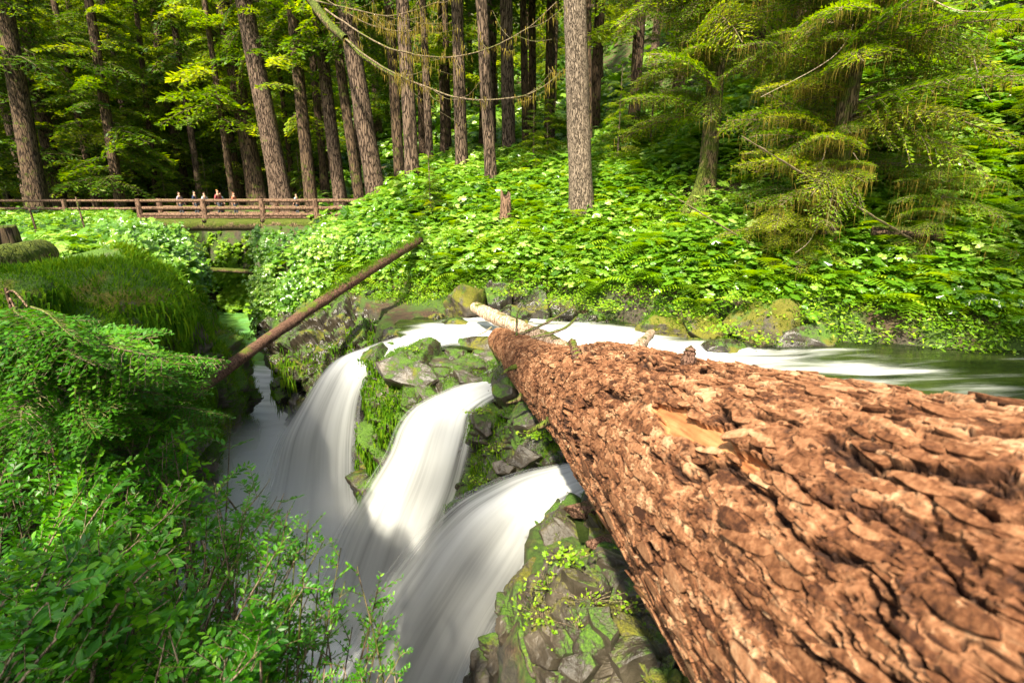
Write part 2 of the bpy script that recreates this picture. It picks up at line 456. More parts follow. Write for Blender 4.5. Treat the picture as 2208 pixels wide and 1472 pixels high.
# ------------------------------------------------------------ water
def water_grid(name, x0, x1, y0, y1, d, z, foamf, poolf, label, zf=None):
    x = np.arange(x0, x1 + d, d); y = np.arange(y0, y1 + d, d)
    X, Y = np.meshgrid(x, y); p = np.stack([X, Y, np.full(X.shape, z)], -1).reshape(-1, 3)
    if zf is not None: p[:, 2] += zf(p[:, 0], p[:, 1])
    o = mesh_obj(name, p, grid_faces(len(y), len(x)), M['river'], attrs={"foam": foamf(p[:, 0], p[:, 1]), "pool": poolf(p[:, 0], p[:, 1])})
    return tag(o, label, kind="structure")
def foam_r(x, y):
    p = np.stack([x * .5, y * 1.2, x * 0], 1)
    n = fbm(p, 3, 77)
    a = sstep(6.8, 3.4, x - (y - 9) * .6)
    b = sstep(9.0, 5.2, x) * np.exp(-((y - 8.3 + .2 * (x - 6)) / .35) ** 2) * .75 + .35 * sstep(10, 5, x) * sstep(8.6, 7.4, y)
    e = sstep(.05, .75, -poly_sd(x, y, RIVER)) * np.where(x < .6, sstep(9.7, 10.5, y), 1)
    return np.clip((np.maximum(a, b) * .74 + n * .30) * e, 0, 1)
def wav(x, y):
    p = np.stack([x * .8, y * 1.5, x * 0], 1)
    return (fbm(p, 3, 5) * .10 + .10 * np.exp(-((x - 2.9) / .5) ** 2) * sstep(11.5, 9, y)) * sstep(8, 4, x) + .035 * np.maximum(x - 2, 0) * sstep(0, 6, x)
def rmask(x, y): return x
xw = axis_coords([(-3.2, 3, .05), (3, 34, .16)]); yw = axis_coords([(-1, 3, .2), (3, 12.6, .05)])
X, Y = np.meshgrid(xw, yw); pr = np.stack([X, Y, np.full(X.shape, -3.02)], -1).reshape(-1, 3)
pr[:, 2] += wav(pr[:, 0], pr[:, 1])
keep = poly_sd(pr[:, 0], pr[:, 1], RIVER) < .6
lip = (poly_sd(pr[:, 0], pr[:, 1], GORGE) > .5) & ((pr[:, 0] > .6) | (pr[:, 1] > 9.7))
ok = keep & lip
Fq = grid_faces(len(yw), len(xw)); Fq = Fq[ok[Fq].all(1)]
used = np.unique(Fq); remap = -np.ones(len(pr), int); remap[used] = np.arange(len(used))
pu = pr[used]
river = mesh_obj("river", pu, remap[Fq], M['river'], attrs={"foam": foam_r(pu[:, 0], pu[:, 1]), "pool": np.zeros(len(pu))})
tag(river, "shallow river running white towards the falls", kind="structure")
water_grid("pool", -30, 1.5, 1.0, 45, .25, -7.0,
           lambda x, y: np.clip(sstep(22.5, 19.0, y) + .35 * np.exp(-((y - 24) / 1.1) ** 2), 0, 1),
           lambda x, y: sstep(16, 20, y), "white churned pool in the gorge turning emerald downstream",
           lambda x, y: .10 * fbm(np.stack([x * .5, y * .5, x * 0], 1), 3, 21) - .25 * sstep(17, 24, y))

def catmull(P, n):
    """resample rows of control points (k, ...) to n along axis 0 with a Catmull-Rom spline"""
    k = P.shape[0]
    t = np.linspace(0, k - 1 - 1e-6, n); i = t.astype(int); f = t - i
    g = lambda j: P[np.clip(j, 0, k - 1)]
    f = f.reshape((-1,) + (1,) * (P.ndim - 1))
    a, b, c, d = g(i - 1), g(i), g(i + 1), g(i + 2)
    return .5 * (2 * b + (c - a) * f + (2 * a - 5 * b + 4 * c - d) * f * f + (3 * b - a - 3 * c + d) * f ** 3)
def ctrl(rows): return np.array([[PY(*q) for q in r] for r in rows])
def loft(rows, n, m):
    G = rows if isinstance(rows, np.ndarray) else ctrl(rows)
    G = catmull(G, n); G = catmull(G.transpose(1, 0, 2), m).transpose(1, 0, 2)
    return G
def waterfall(rows, label, seed, wid, ln):
    out = None
    G0 = loft(rows, 150, 40)
    acc_V, acc_F, acc_uv, base = [], [], [], 0
    for L in range(1):
        G = G0.copy(); n, m = G.shape[:2]
        tn = np.gradient(G, axis=0); sn = np.gradient(G, axis=1)
        nr = unit(np.cross(tn, sn)); nr *= np.where(nr[..., 2:3] < 0, -1, 1)
        s = np.linspace(0, 1, m)[None, :]; t = np.linspace(0, 1, n)[:, None]
        c = G.mean(1, keepdims=True)
        G = c + (G - c) * (1.10 + .10 * L * t[..., None])
        q = np.stack([np.broadcast_to(s * 4, (n, m)), np.broadcast_to(t * 1.2, (n, m)), np.full((n, m), seed + L * 3.0)], -1).reshape(-1, 3)
        nz = fbm(q, 3, seed).reshape(n, m)
        amp = (.02 + .07 * t) * np.sin(np.pi * s) ** .5
        bulge = .25 * np.sin(np.pi * s) * sstep(.2, .6, t)
        G = G + nr * ((nz * amp + bulge * .3 - L * .07)[..., None])
        acc_V.append(G.reshape(-1, 3)); acc_F.append(grid_faces(n, m) + base); base += n * m
        acc_uv.append(np.stack([np.broadcast_to(s * wid + L * 7, (n, m)), np.broadcast_to(t * ln, (n, m)), np.broadcast_to(s, (n, m))], -1).reshape(-1, 3))
    o = mesh_obj("waterfall", np.concatenate(acc_V), np.concatenate(acc_F), M['falls'], uv=np.concatenate(acc_uv))
    return tag(o, label, "waterfall", "silky white chutes of the falls", "structure")
F1 = [[(965, 698, 11.8), (1000, 702, 11.6), (1030, 706, 11.4), (1060, 712, 11.2)],
      [(880, 720, 11.0), (920, 720, 10.8), (960, 725, 10.6), (1010, 732, 10.3)],
      [(790, 748, 10.2), (830, 746, 10.0), (880, 748, 9.8), (930, 752, 9.6)],
      [(722, 778, 9.9), (760, 768, 9.6), (800, 768, 9.45), (845, 775, 9.3)],
      [(682, 822, 9.54), (722, 805, 9.3), (765, 795, 9.18), (808, 795, 9.12)],
      [(640.5, 885, 9.44), (687.5, 870, 9.2), (735, 860, 9.02), (778, 855, 8.96)],
      [(597.0, 955, 9.4), (657.0, 945, 9.1), (715, 938, 8.92), (770, 935, 8.86)],
      [(569.5, 1035, 9.35), (642.5, 1030, 9.05), (710, 1028, 8.87), (768, 1030, 8.81)],
      [(538, 1115, 9.24), (630, 1120, 9.0), (710, 1125, 8.82), (776, 1125, 8.76)],
      [(510, 1200, 9.19), (610, 1220, 8.95), (710, 1230, 8.83), (785, 1230, 8.77)]]
F2 = [[(1080, 785, 8.9), (1110, 795, 8.6), (1140, 810, 8.3), (1170, 835, 8.0)],
      [(1022, 815, 8.2), (1055, 820, 8.0), (1085, 828, 7.8), (1120, 842, 7.5)],
      [(955, 843, 7.7), (990, 848, 7.5), (1025, 853, 7.3), (1065, 862, 7.1)],
      [(893, 876, 7.32), (935, 880, 7.2), (975, 886, 7.08), (1030, 893, 7.02)],
      [(858, 918, 7.17), (905, 925, 7.05), (955, 930, 6.93), (1022, 935, 6.93)],
      [(833.3333333333334, 980, 7.13), (885, 985, 6.95), (939.6666666666666, 985, 6.83), (1008.6666666666666, 985, 6.83)],
      [(783.6666666666666, 1060, 7.14), (850, 1062, 6.9), (914.3333333333334, 1060, 6.78), (992.3333333333334, 1050, 6.78)],
      [(731, 1140, 7.09), (810, 1145, 6.85), (884, 1140, 6.67), (966, 1120, 6.61)],
      [(696, 1220, 7.04), (780, 1225, 6.8), (859, 1220, 6.62), (941, 1195, 6.5)],
      [(656, 1310, 6.93), (750, 1310, 6.75), (834, 1310, 6.57), (926, 1290, 6.45)],
      [(626, 1400, 6.9), (720, 1400, 6.8), (814, 1400, 6.7), (906, 1380, 6.6)]]
F3 = [[(1225, 998, 5.3), (1250, 1008, 5.2), (1275, 1030, 5.0), (1310, 1060, 4.8)],
      [(1120, 1018, 5.3), (1160, 1038, 5.1), (1200, 1062, 4.9), (1250, 1092, 4.7)],
      [(1040, 1048, 5.3), (1090, 1080, 5.0), (1140, 1106, 4.8), (1195, 1138, 4.6)],
      [(975, 1085, 5.19), (1035, 1128, 4.95), (1100, 1168, 4.83), (1160, 1204, 4.71)],
      [(918, 1138, 5.25), (985, 1190, 4.95), (1055, 1235, 4.83), (1125, 1268, 4.71)],
      [(868, 1200, 5.31), (935, 1265, 4.95), (1005, 1312, 4.83), (1078, 1338, 4.71)],
      [(815, 1275, 5.37), (885, 1345, 4.95), (960, 1400, 4.77), (1035, 1420, 4.65)],
      [(765, 1360, 5.37), (840, 1435, 4.95), (920, 1490, 4.71), (1000, 1510, 4.59)],
      [(715, 1455, 5.31), (790, 1530, 4.95), (880, 1590, 4.71), (970, 1620, 4.59)],
      [(690, 1560, 5.2), (770, 1640, 5.0), (860, 1690, 4.9), (960, 1710, 4.9)]]
waterfall(F1, "farthest chute of white water bending over the ledge beside the leaning log", 3, 3.0, 5.0)
waterfall(F2, "middle chute of white water between the two mossy ledge rocks", 13, 2.6, 4.5)
waterfall(F3, "nearest wide chute of white water coming from under the big log", 23, 3.2, 4.5)

# ------------------------------------------------------------ rocks
def fracture(p, sc_, amp, tilt, s, an=(1, 1, 1.6)):
    q = p * np.array(an) * sc_ + .35 * np.stack([vnoise(p * sc_ * .8 + 9 * k, s + 50 + k) for k in range(3)], 1)
    f1, f2, r, dv = worley(q, s)
    return amp * (r[:, 0] - .5) * 2 + tilt * (dv * (r * 2 - 1)).sum(1) - amp * .9 * np.exp(-((f2 - f1) / .07) ** 2), r
def moss_tufts(V, Nn, parent, density, seed, size=.03, mat='mossblade', thr=.0, nz=.1):
    r = np.random.default_rng(seed)
    m = (Nn[:, 2] > nz) & (fbm(V * 1.7, 3, seed) > thr)
    idx = np.nonzero(m)[0]
    if len(idx) < 10: return
    k = r.choice(idx, int(min(density, len(idx) * 4)))
    P = V[k] + r.normal(0, size * .6, (len(k), 3))
    t = np.array([(-.12, 0, 0), (.12, 0, 0), (.03, .12, 1)]); f = np.array([(0, 1, 2)])
    ang = r.uniform(0, 2 * np.pi, len(k))
    X_ = np.stack([np.cos(ang), np.sin(ang), ang * 0], 1)
    Z_ = unit(Nn[k] * .8 + np.array((0, 0, .3)) + r.normal(0, .45, (len(k), 3)))
    Y_ = np.cross(Z_, X_)
    Vv, Ff, A = scatter(t, f, P, X_, Y_, Z_, size * r.uniform(.6, 1.6, len(k)), np.clip(r.normal(.5, .25, len(k)) + .3 * fbm(P * 1.2, 2, seed + 5), 0, 1))
    return tag(mesh_obj("moss", Vv, Ff, M[mat], parent, {"rnd": A}), kind="stuff")
def grid_normals(G):
    tn = np.gradient(G, axis=0); sn = np.gradient(G, axis=1)
    n = unit(np.cross(sn, tn))
    return n
def beard(parent, pts, n, length, seed, off, w=.010):
    """hanging moss strands from a set of points"""
    r = np.random.default_rng(seed); P = pts[r.integers(0, len(pts), n)] + r.normal(0, .03, (n, 3))
    L = length * r.uniform(.3, 1.3, n); k = 4
    t = np.array([(-.5, 0, 0), (.5, 0, 0), (.35, .1, -.5), (-.35, .1, -.5), (.05, .0, -1.0)]); f3 = np.array([(3, 2, 4)]); f4 = np.array([(0, 1, 2, 3)])
    a = r.uniform(0, 2 * np.pi, n)
    X_ = np.stack([np.cos(a), np.sin(a), a * 0], 1) * (w / L)[:, None]; Z_ = unit(np.array((0, 0, 1.)) + r.normal(0, .10, (n, 3))); Y_ = np.cross(Z_, unit(X_))
    V, F4, A = scatter(t, f4, P, X_, Y_, Z_, L, np.clip(r.normal(.55, .25, n), 0, 1))
    F3 = (f3[None] + (np.arange(n) * 5)[:, None, None]).reshape(-1, 3)
    return tag(mesh_obj("moss", V - off, [F4, F3], M['beard'], parent, {"rnd": A}), kind="stuff")

def rock_patch(name, rows, label, mat, seed, n=220, m=240, big=.16, moss=6000, sc_=1.6, flip=None, close=True, msize=.03, thr=0.0, cat="rock", an=(1, 1, 1.6)):
    G = loft(rows, n, m)
    Nn = grid_normals(G)
    c = G.reshape(-1, 3)
    ctr = c.mean(0)
    if (Nn.reshape(-1, 3) * (-c)).sum(1).mean() < 0: Nn = -Nn
    v = G.reshape(-1, 3); nn = Nn.reshape(-1, 3)
    d0, r0 = fracture(v, sc_ * .55, big, big * 1.3, seed, an)
    d1, r1 = fracture(v, sc_ * 1.5, big * .42, big * .55, seed + 3, an)
    d2, r2 = fracture(v, sc_ * 4.5, big * .10, big * .16, seed + 6, an)
    d = d0 * 1.25 + d1 * .75 + d2 * .6 + fbm(v * 5, 4, seed) * .010
    v2 = v + nn * d[:, None]
    G2 = v2.reshape(n, m, 3)
    Nf = grid_normals(G2).reshape(-1, 3)
    if (Nf * nn).sum() < 0: Nf = -Nf
    loc = v2[np.argmin(v2[:, 2])].copy() * 0 + v2.mean(0)
    loc[2] = v2[:, 2].min()
    root = empty(name, loc, label=label, cat=cat)
    # closing skirt behind the visible faces, so the rock has a body
    V = v2.copy(); F = [grid_faces(n, m)]
    ring = np.concatenate([np.arange(m), np.arange(1, n) * m + m - 1, (n - 1) * m + np.arange(m - 2, -1, -1), np.arange(n - 2, 0, -1) * m])
    back = -nn.mean(0); back[2] = min(back[2], -.2); back = unit(back)
    B = v2[ring] + back * 0.9
    base = len(V); cpt = B.mean(0)
    V = np.concatenate([V, B, [cpt]])
    k = len(ring); a = np.arange(k); b = (a + 1) % k
    F[0] = np.concatenate([F[0], np.stack([ring[a], base + a, base + b, ring[b]], 1)])
    F.append(np.stack([base + a, np.full(k, base + k), base + b], 1))
    mesh_obj("rock_body", V - loc, F, M[mat], root)
    if moss:
        t = moss_tufts(v2, Nf, root, moss, seed + 70, msize, thr=thr)
        if t:
            t.data.transform(__import__("mathutils").Matrix.Translation(-Vector(loc)))
    return root, v2, Nf

Gg = gv.reshape(len(ys), len(xs), 3); Gn = grid_normals(Gg).reshape(-1, 3); Gn = Gn * np.where(Gn[:, 2:3] < 0, -1, 1)
sel = (gv[:, 0] < np.interp(gv[:, 1], *XG)) & (gv[:, 1] > 2.5) & (gv[:, 1] < 12) & (gv[:, 0] > -12) & (gv[:, 2] > -3.2)
t = moss_tufts(gv[sel], Gn[sel], None, 60000, 801, .075, thr=-2, nz=.05); t.name = "moss_carpet"
tag(t, "thick bright moss carpeting the left cliff top", kind="stuff")
sel = (gv[:, 0] > -4) & (gv[:, 0] < 14) & (np.abs(gv[:, 1] - np.interp(gv[:, 0], *YR) - .3) < 1.0) & (gv[:, 2] > -3.1)
t = moss_tufts(gv[sel], Gn[sel], None, 26000, 802, .08, thr=-2, nz=.05, mat='herb'); t.name = "moss_carpet"
tag(t, "moss and short grass on the soil above the far shore rocks", kind="stuff")
dgv = poly_sd(gv[:, 0], gv[:, 1], GORGE)
sel = (gv[:, 0] < np.interp(gv[:, 1], *XG)) & (gv[:, 1] > 4) & (gv[:, 1] < 16) & (gv[:, 0] > -13) & (np.abs(dgv) < .7) & (gv[:, 2] > -2.9)
t = beard(None, gv[sel], 9000, .30, 803, 0, .035); t.data.materials[0] = M['curtain']; t.name = "hanging_moss"
tag(t, "shaggy moss hanging over the brink of the left cliff", kind="stuff")
cliff, cliffV, cliffN = rock_patch("cliff", [
    [(215, 560, 8.0), (310, 560, 9.2), (385, 580, 11), (430, 630, 13), (448, 690, 16.5)],
    [(270, 610, 7.3), (350, 620, 8.4), (415, 660, 10), (462, 715, 12), (505, 750, 15.3)],
    [(285, 740, 7.0), (375, 750, 8.2), (445, 770, 9.8), (500, 790, 11.8), (532, 800, 15.2)],
    [(300, 860, 7.0), (390, 870, 8.2), (460, 880, 9.8), (515, 880, 12), (545, 890, 15.4)],
    [(320, 1000, 7.2), (415, 990, 8.4), (470, 975, 10.2), (520, 955, 12.4), (546, 930, 15.8)],
    [(330, 1200, 8.4), (410, 1150, 9.0), (480, 1060, 11.0), (522, 1010, 13.4), (548, 965, 16.5)]],
    "tall dark cliff with dripping moss on the left side of the gorge", 'rock_dark', 5, 260, 260, .22, 60000, 1.0, msize=.07, thr=-2, cat="cliff")
wallr, wallV, wallN = rock_patch("ledge_rock", [
    [(548, 715, 15.2), (620, 680, 15.0), (700, 645, 15.3), (800, 625, 15.6), (900, 622, 15.5), (1010, 622, 15.2)],
    [(562, 748, 13.9), (620, 722, 13.6), (700, 688, 13.9), (800, 655, 14.2), (900, 645, 14.4), (1005, 640, 14.2)],
    [(578, 790, 13.0), (640, 778, 12.5), (720, 750, 12.4), (800, 715, 12.6), (890, 695, 12.9), (985, 672, 13.2)],
    [(600, 845, 12.8), (660, 840, 12.0), (730, 820, 11.8), (800, 770, 11.8), (880, 728, 12.1), (965, 700, 12.5)],
    [(630, 895, 13.2), (690, 915, 12.2), (750, 900, 11.8), (810, 820, 11.5), (880, 745, 11.8), (960, 712, 12.2)],
    [(650, 960, 14.4), (700, 1040, 12.6), (760, 1000, 12), (820, 900, 11.5), (890, 790, 11.6), (960, 740, 12)]],
    "wet black ledge rock with yellow moss streaks behind the farthest chute", 'rock_wall', 15, 240, 300, .17, 9000, 1.9, msize=.045, thr=.12, an=(1.6, 1.6, 1.0))
midr, midV, midN = rock_patch("ledge_rock", [
    [(800, 760, 10.3), (870, 750, 10.1), (950, 740, 10.1), (1020, 726, 10.3), (1095, 716, 10.6)],
    [(785, 776, 9.5), (860, 766, 9.3), (940, 750, 9.3), (1010, 736, 9.6), (1090, 726, 9.9)],
    [(776, 830, 9.0), (840, 806, 8.6), (920, 790, 8.5), (1000, 780, 8.7), (1088, 770, 9.1)],
    [(768, 920, 8.9), (812, 880, 8.1), (870, 845, 8.0), (960, 828, 8.1), (1065, 805, 8.5)],
    [(765, 1000, 9.1), (800, 975, 8.1), (845, 905, 7.8), (930, 858, 7.8), (1045, 830, 8.1)],
    [(770, 1070, 9.3), (785, 1060, 8.4), (822, 1000, 7.9), (895, 920, 7.7), (1010, 870, 7.9)],
    [(785, 1150, 9.6), (795, 1150, 8.9), (825, 1120, 8.4), (880, 1030, 8.0), (985, 950, 8.1)]],
    "grey ledge rock with a bright moss curtain between the far and middle chutes", 'rock_mid', 27, 260, 260, .13, 16000, 1.7, msize=.03, thr=.02)
r3, r3V, r3N = rock_patch("ledge_rock", [
    [(1050, 812, 8.1), (1110, 790, 7.9), (1170, 830, 7.4), (1230, 900, 6.8)],
    [(1030, 856, 7.6), (1085, 826, 7.3), (1150, 850, 6.8), (1235, 930, 6.2)],
    [(1016, 900, 7.2), (1070, 885, 6.8), (1150, 905, 6.2), (1240, 965, 5.8)],
    [(1008, 960, 7.1), (1070, 955, 6.5), (1150, 965, 5.9), (1255, 995, 5.5)],
    [(975, 1030, 7.1), (1040, 1018, 6.4), (1120, 1015, 5.8), (1255, 1015, 5.4)],
    [(945, 1100, 7.1), (985, 1080, 6.4), (1060, 1062, 5.8), (1200, 1055, 5.4)],
    [(915, 1170, 7.4), (940, 1150, 6.9), (1000, 1120, 6.2), (1150, 1100, 5.7)]],
    "mossy ledge rock with leafy tufts under the big log between middle and near chutes", 'rock_mid', 33, 240, 220, .11, 12000, 2.1, msize=.03, thr=-.05)
r4, r4V, r4N = rock_patch("slate_rock", [
    [(1185, 1100, 5.0), (1240, 1060, 4.8), (1290, 1050, 4.4), (1400, 1130, 4.0), (1560, 1300, 3.2)],
    [(1180, 1170, 4.5), (1225, 1140, 4.2), (1280, 1150, 3.8), (1390, 1240, 3.3), (1540, 1380, 2.7)],
    [(1120, 1235, 4.1), (1185, 1210, 3.7), (1270, 1225, 3.2), (1380, 1310, 2.8), (1520, 1440, 2.4)],
    [(1070, 1300, 3.9), (1145, 1288, 3.35), (1240, 1305, 2.8), (1360, 1385, 2.45), (1490, 1490, 2.15)],
    [(1050, 1380, 3.9), (1105, 1385, 3.25), (1200, 1415, 2.65), (1330, 1475, 2.3), (1460, 1560, 2.0)],
    [(1030, 1470, 4.0), (1080, 1490, 3.3), (1170, 1530, 2.7), (1310, 1590, 2.3), (1450, 1680, 2.0)],
    [(980, 1600, 4.3), (1040, 1630, 3.7), (1160, 1700, 3.1), (1310, 1780, 2.7), (1450, 1850, 2.4)]],
    "cracked slate outcrop with ferny sprigs at the bottom beside the big log", 'rock_dry', 41, 300, 300, .10, 9000, 2.2, msize=.014, thr=.14)

bank1, _, _ = rock_patch("bank_rock", [
    [(1040, 628, 13.6), (1180, 640, 13.2), (1320, 655, 12.8), (1450, 690, 11.9), (1570, 720, 11.0)],
    [(1050, 655, 12.8), (1180, 668, 12.6), (1320, 682, 12.2), (1450, 715, 11.3), (1570, 740, 10.5)],
    [(1055, 685, 12.3), (1180, 695, 12.2), (1320, 702, 11.9), (1450, 738, 10.8), (1570, 765, 10.0)],
    [(1060, 715, 12.1), (1180, 722, 11.9), (1320, 725, 11.8), (1450, 768, 10.5), (1570, 795, 9.9)]],
    "dark wet rock edge under the herbs across the white water", 'rock_wall', 45, 120, 340, .14, 4000, 2.2, msize=.04, thr=-.05, cat="rock")
bank2, _, _ = rock_patch("bank_rock", [
    [(1560, 725, 11.0), (1740, 722, 11.0), (1900, 728, 10.8), (2060, 752, 10.2), (2290, 775, 9.8)],
    [(1570, 748, 10.3), (1740, 738, 10.5), (1900, 745, 10.3), (2060, 770, 9.8), (2290, 790, 9.4)],
    [(1580, 775, 9.9), (1740, 758, 10.1), (1900, 762, 9.9), (2060, 785, 9.4), (2290, 808, 9.0)]],
    "low stony shore below the leaves along the dark green water", 'rock_mid', 46, 90, 340, .10, 4000, 2.6, msize=.04, thr=-.1, cat="rock")
def boulder(name, c, size, label, mat, seed, moss=1500, msize=.04, cat="boulder", rot=0):
    r = np.random.default_rng(seed)
    n, m = 70, 100
    th = np.linspace(.02, np.pi - .02, n)[:, None]; ph = np.linspace(0, 2 * np.pi, m, endpoint=False)[None, :]
    D = np.stack([np.sin(th) * np.cos(ph), np.sin(th) * np.sin(ph), np.cos(th) + 0 * ph], -1).reshape(-1, 3)
    pl = unit(r.normal(0, 1, (16, 3))); dd = r.uniform(.72, 1.0, 16)
    q = D @ pl.T
    rad = np.min(np.where(q > .15, dd[None] / np.maximum(q, .15), 9), 1); rad = np.minimum(rad, 1.25)
    if name == 'mossy_boulder': rad = .3 * rad + .66
    v = D * rad[:, None]
    v = v + D * (fbm(D * 2.2 + seed, 4, seed) * .10 + fbm(D * 9 + seed, 3, seed) * .025)[:, None]
    v = v * np.array(size)
    ca, sa = math.cos(rot), math.sin(rot)
    v = v @ np.array([[ca, sa, 0], [-sa, ca, 0], [0, 0, 1]])
    nn = unit(v / np.array(size) ** 2)
    root = empty(name, c, label=label, cat=cat)
    mesh_obj("rock_body", v, grid_faces(n, m, True), M[mat], root)
    lush = name == "mossy_boulder"
    if moss: moss_tufts(v, nn, root, moss, seed + 3, msize, 'curtain' if lush else 'mossblade', thr=-2 if lush else -.1, nz=-.7 if lush else .2)
    if lush:
        rim = v[(nn[:, 2] < .5) & (nn[:, 2] > -.7)]; o = beard(root, rim, moss // 4, size[2] * .38, seed, 0, .03); o.data.materials[0] = M['curtain']
    return root
B = boulder
B("boulder", PY(1445, 605, 13.2), (.9, .7, .55), "pale sunlit boulder with orange moss below the leaf slope", 'rock_gold', 61, 1500, .05)
B("boulder", PY(1440, 662, 12.2), (.75, .5, .32), "flat golden moss slab below the pale sunlit boulder", 'rock_gold', 62, 1600, .05)
B("boulder", PY(1430, 705, 11.2), (.65, .5, .34), "rounded yellow mossy boulder at the white water's far edge", 'rock_gold', 63, 2200, .05)
B("boulder", PY(1520, 712, 10.9), (.45, .4, .34), "small yellow mossy boulder beside the rounded one at water's edge", 'rock_gold', 64, 1200, .05)
B("boulder", PY(1640, 700, 10.5), (.85, .6, .62), "large orange and green mossy boulder at the river bend", 'rock_gold', 65, 2500, .05, rot=.5)
B("boulder", PY(1745, 742, 10.0), (.7, .45, .38), "dark brown boulder trailing moss into the green water", 'rock_mid', 66, 900, .05)
B("boulder", PY(1560, 762, 9.7), (.45, .35, .25), "low dark wet boulder in the river before the orange one", 'rock_wall', 67, 400, .04)
B("boulder", PY(1700, 790, 9.1), (.4, .3, .17), "lowest dark stone splitting the current in the river", 'rock_wall', 68, 200, .03)
B("boulder", PY(1010, 655, 13.0), (.55, .45, .55), "upright pale block with yellow moss behind the bleached log end", 'rock_gold', 69, 900, .05)
B("boulder", PY(985, 700, 12.0), (.35, .3, .22), "small black wet stone at the start of the far chute", 'rock_wall', 70, 150, .03)
B("boulder", PY(860, 728, 11.6), (.55, .35, .26), "grey layered stone leaning at the far chute's left lip", 'rock_wall', 71, 100, .03, rot=.4)
B("boulder", PY(1935, 755, 9.9), (.35, .25, .14), "small golden mossy stone on the shore under the leaves", 'rock_gold', 74, 500, .04)
B("boulder", PY(2150, 800, 9.2), (.45, .25, .12), "flat wet stone at the far right river edge", 'rock_wall', 76, 100, .04)
B("mossy_boulder", PY(20, 640, 5.2), (.45, .5, .30), "dark undercut boulder with moss cap at the left edge", 'rock_dark', 81, 7000, .035, "boulder")
B("mossy_boulder", PY(180, 665, 6.6), (1.25, 1.2, .62), "broad mound of bright green moss on the left cliff top", 'rock_dark', 82, 30000, .06, "boulder")
B("mossy_boulder", PY(215, 700, 6.3), (.55, .5, .30), "olive moss knob on the brink of the left cliff", 'rock_dark', 83, 9000, .05, "boulder")
B("mossy_boulder", PY(245, 770, 6.1), (.42, .4, .32), "brown moss overhang just under the left cliff brink", 'rock_dark', 84, 7000, .05, "boulder")
B("mossy_boulder", PY(90, 720, 5.6), (.8, .6, .35), "low moss hump above the hemlock sprays on the left bank", 'rock_dark', 85, 12000, .05, "boulder")
B("mossy_boulder", PY(300, 610, 7.6), (.5, .5, .28), "shaggy moss ledge where the cliff top meets the leaves", 'rock_dark', 86, 9000, .05, "boulder")

# ------------------------------------------------------------ the big log
ST = [((1100, 712), (1066, 762)), ((1180, 738), (1104, 826)), ((1300, 757), (1152, 884)), ((1450, 772), (1212, 962)), ((1650, 795), (1262, 1055)),
      ((1850, 825), (1328, 1180)), ((2050, 858), (1400, 1310)), ((2250, 890), (1480, 1450)), ((2450, 925), (1590, 1640))]
YS = [9.9, 8.4, 6.9, 5.3, 4.1, 3.0, 2.1, 1.3, .5, -.6, -2.0]
RS = [.25, .33, .40, .47, .52, .55, .58, .60, .62, .64, .66]
LC, LR = [], []
for i, (Yi, Ri) in enumerate(zip(YS, RS)):
    k = min(i, len(ST) - 2); k0 = max(k - 1, 0) if k < 4 else 4; k1 = k + 1 if k < 4 else 7
    nA = unit(np.cross(ray(*ST[k0][0]), ray(*ST[k1][0]))); nB = unit(np.cross(ray(*ST[k1][1]), ray(*ST[k0][1])))
    inside = ray(*[(ST[k][0][j] + ST[k][1][j]) / 2 for j in (0, 1)])
    nA = nA * np.sign(nA @ inside); nB = nB * np.sign(nB @ inside)
    LC.append(np.linalg.solve(np.array([nA, nB, (0, 1, 0)]), np.array([Ri, Ri, Yi]))); LR.append(Ri)
LC = np.array(LC); LR = np.array(LR)
if __name__ == "__dbg__": print(np.round(LC, 2))
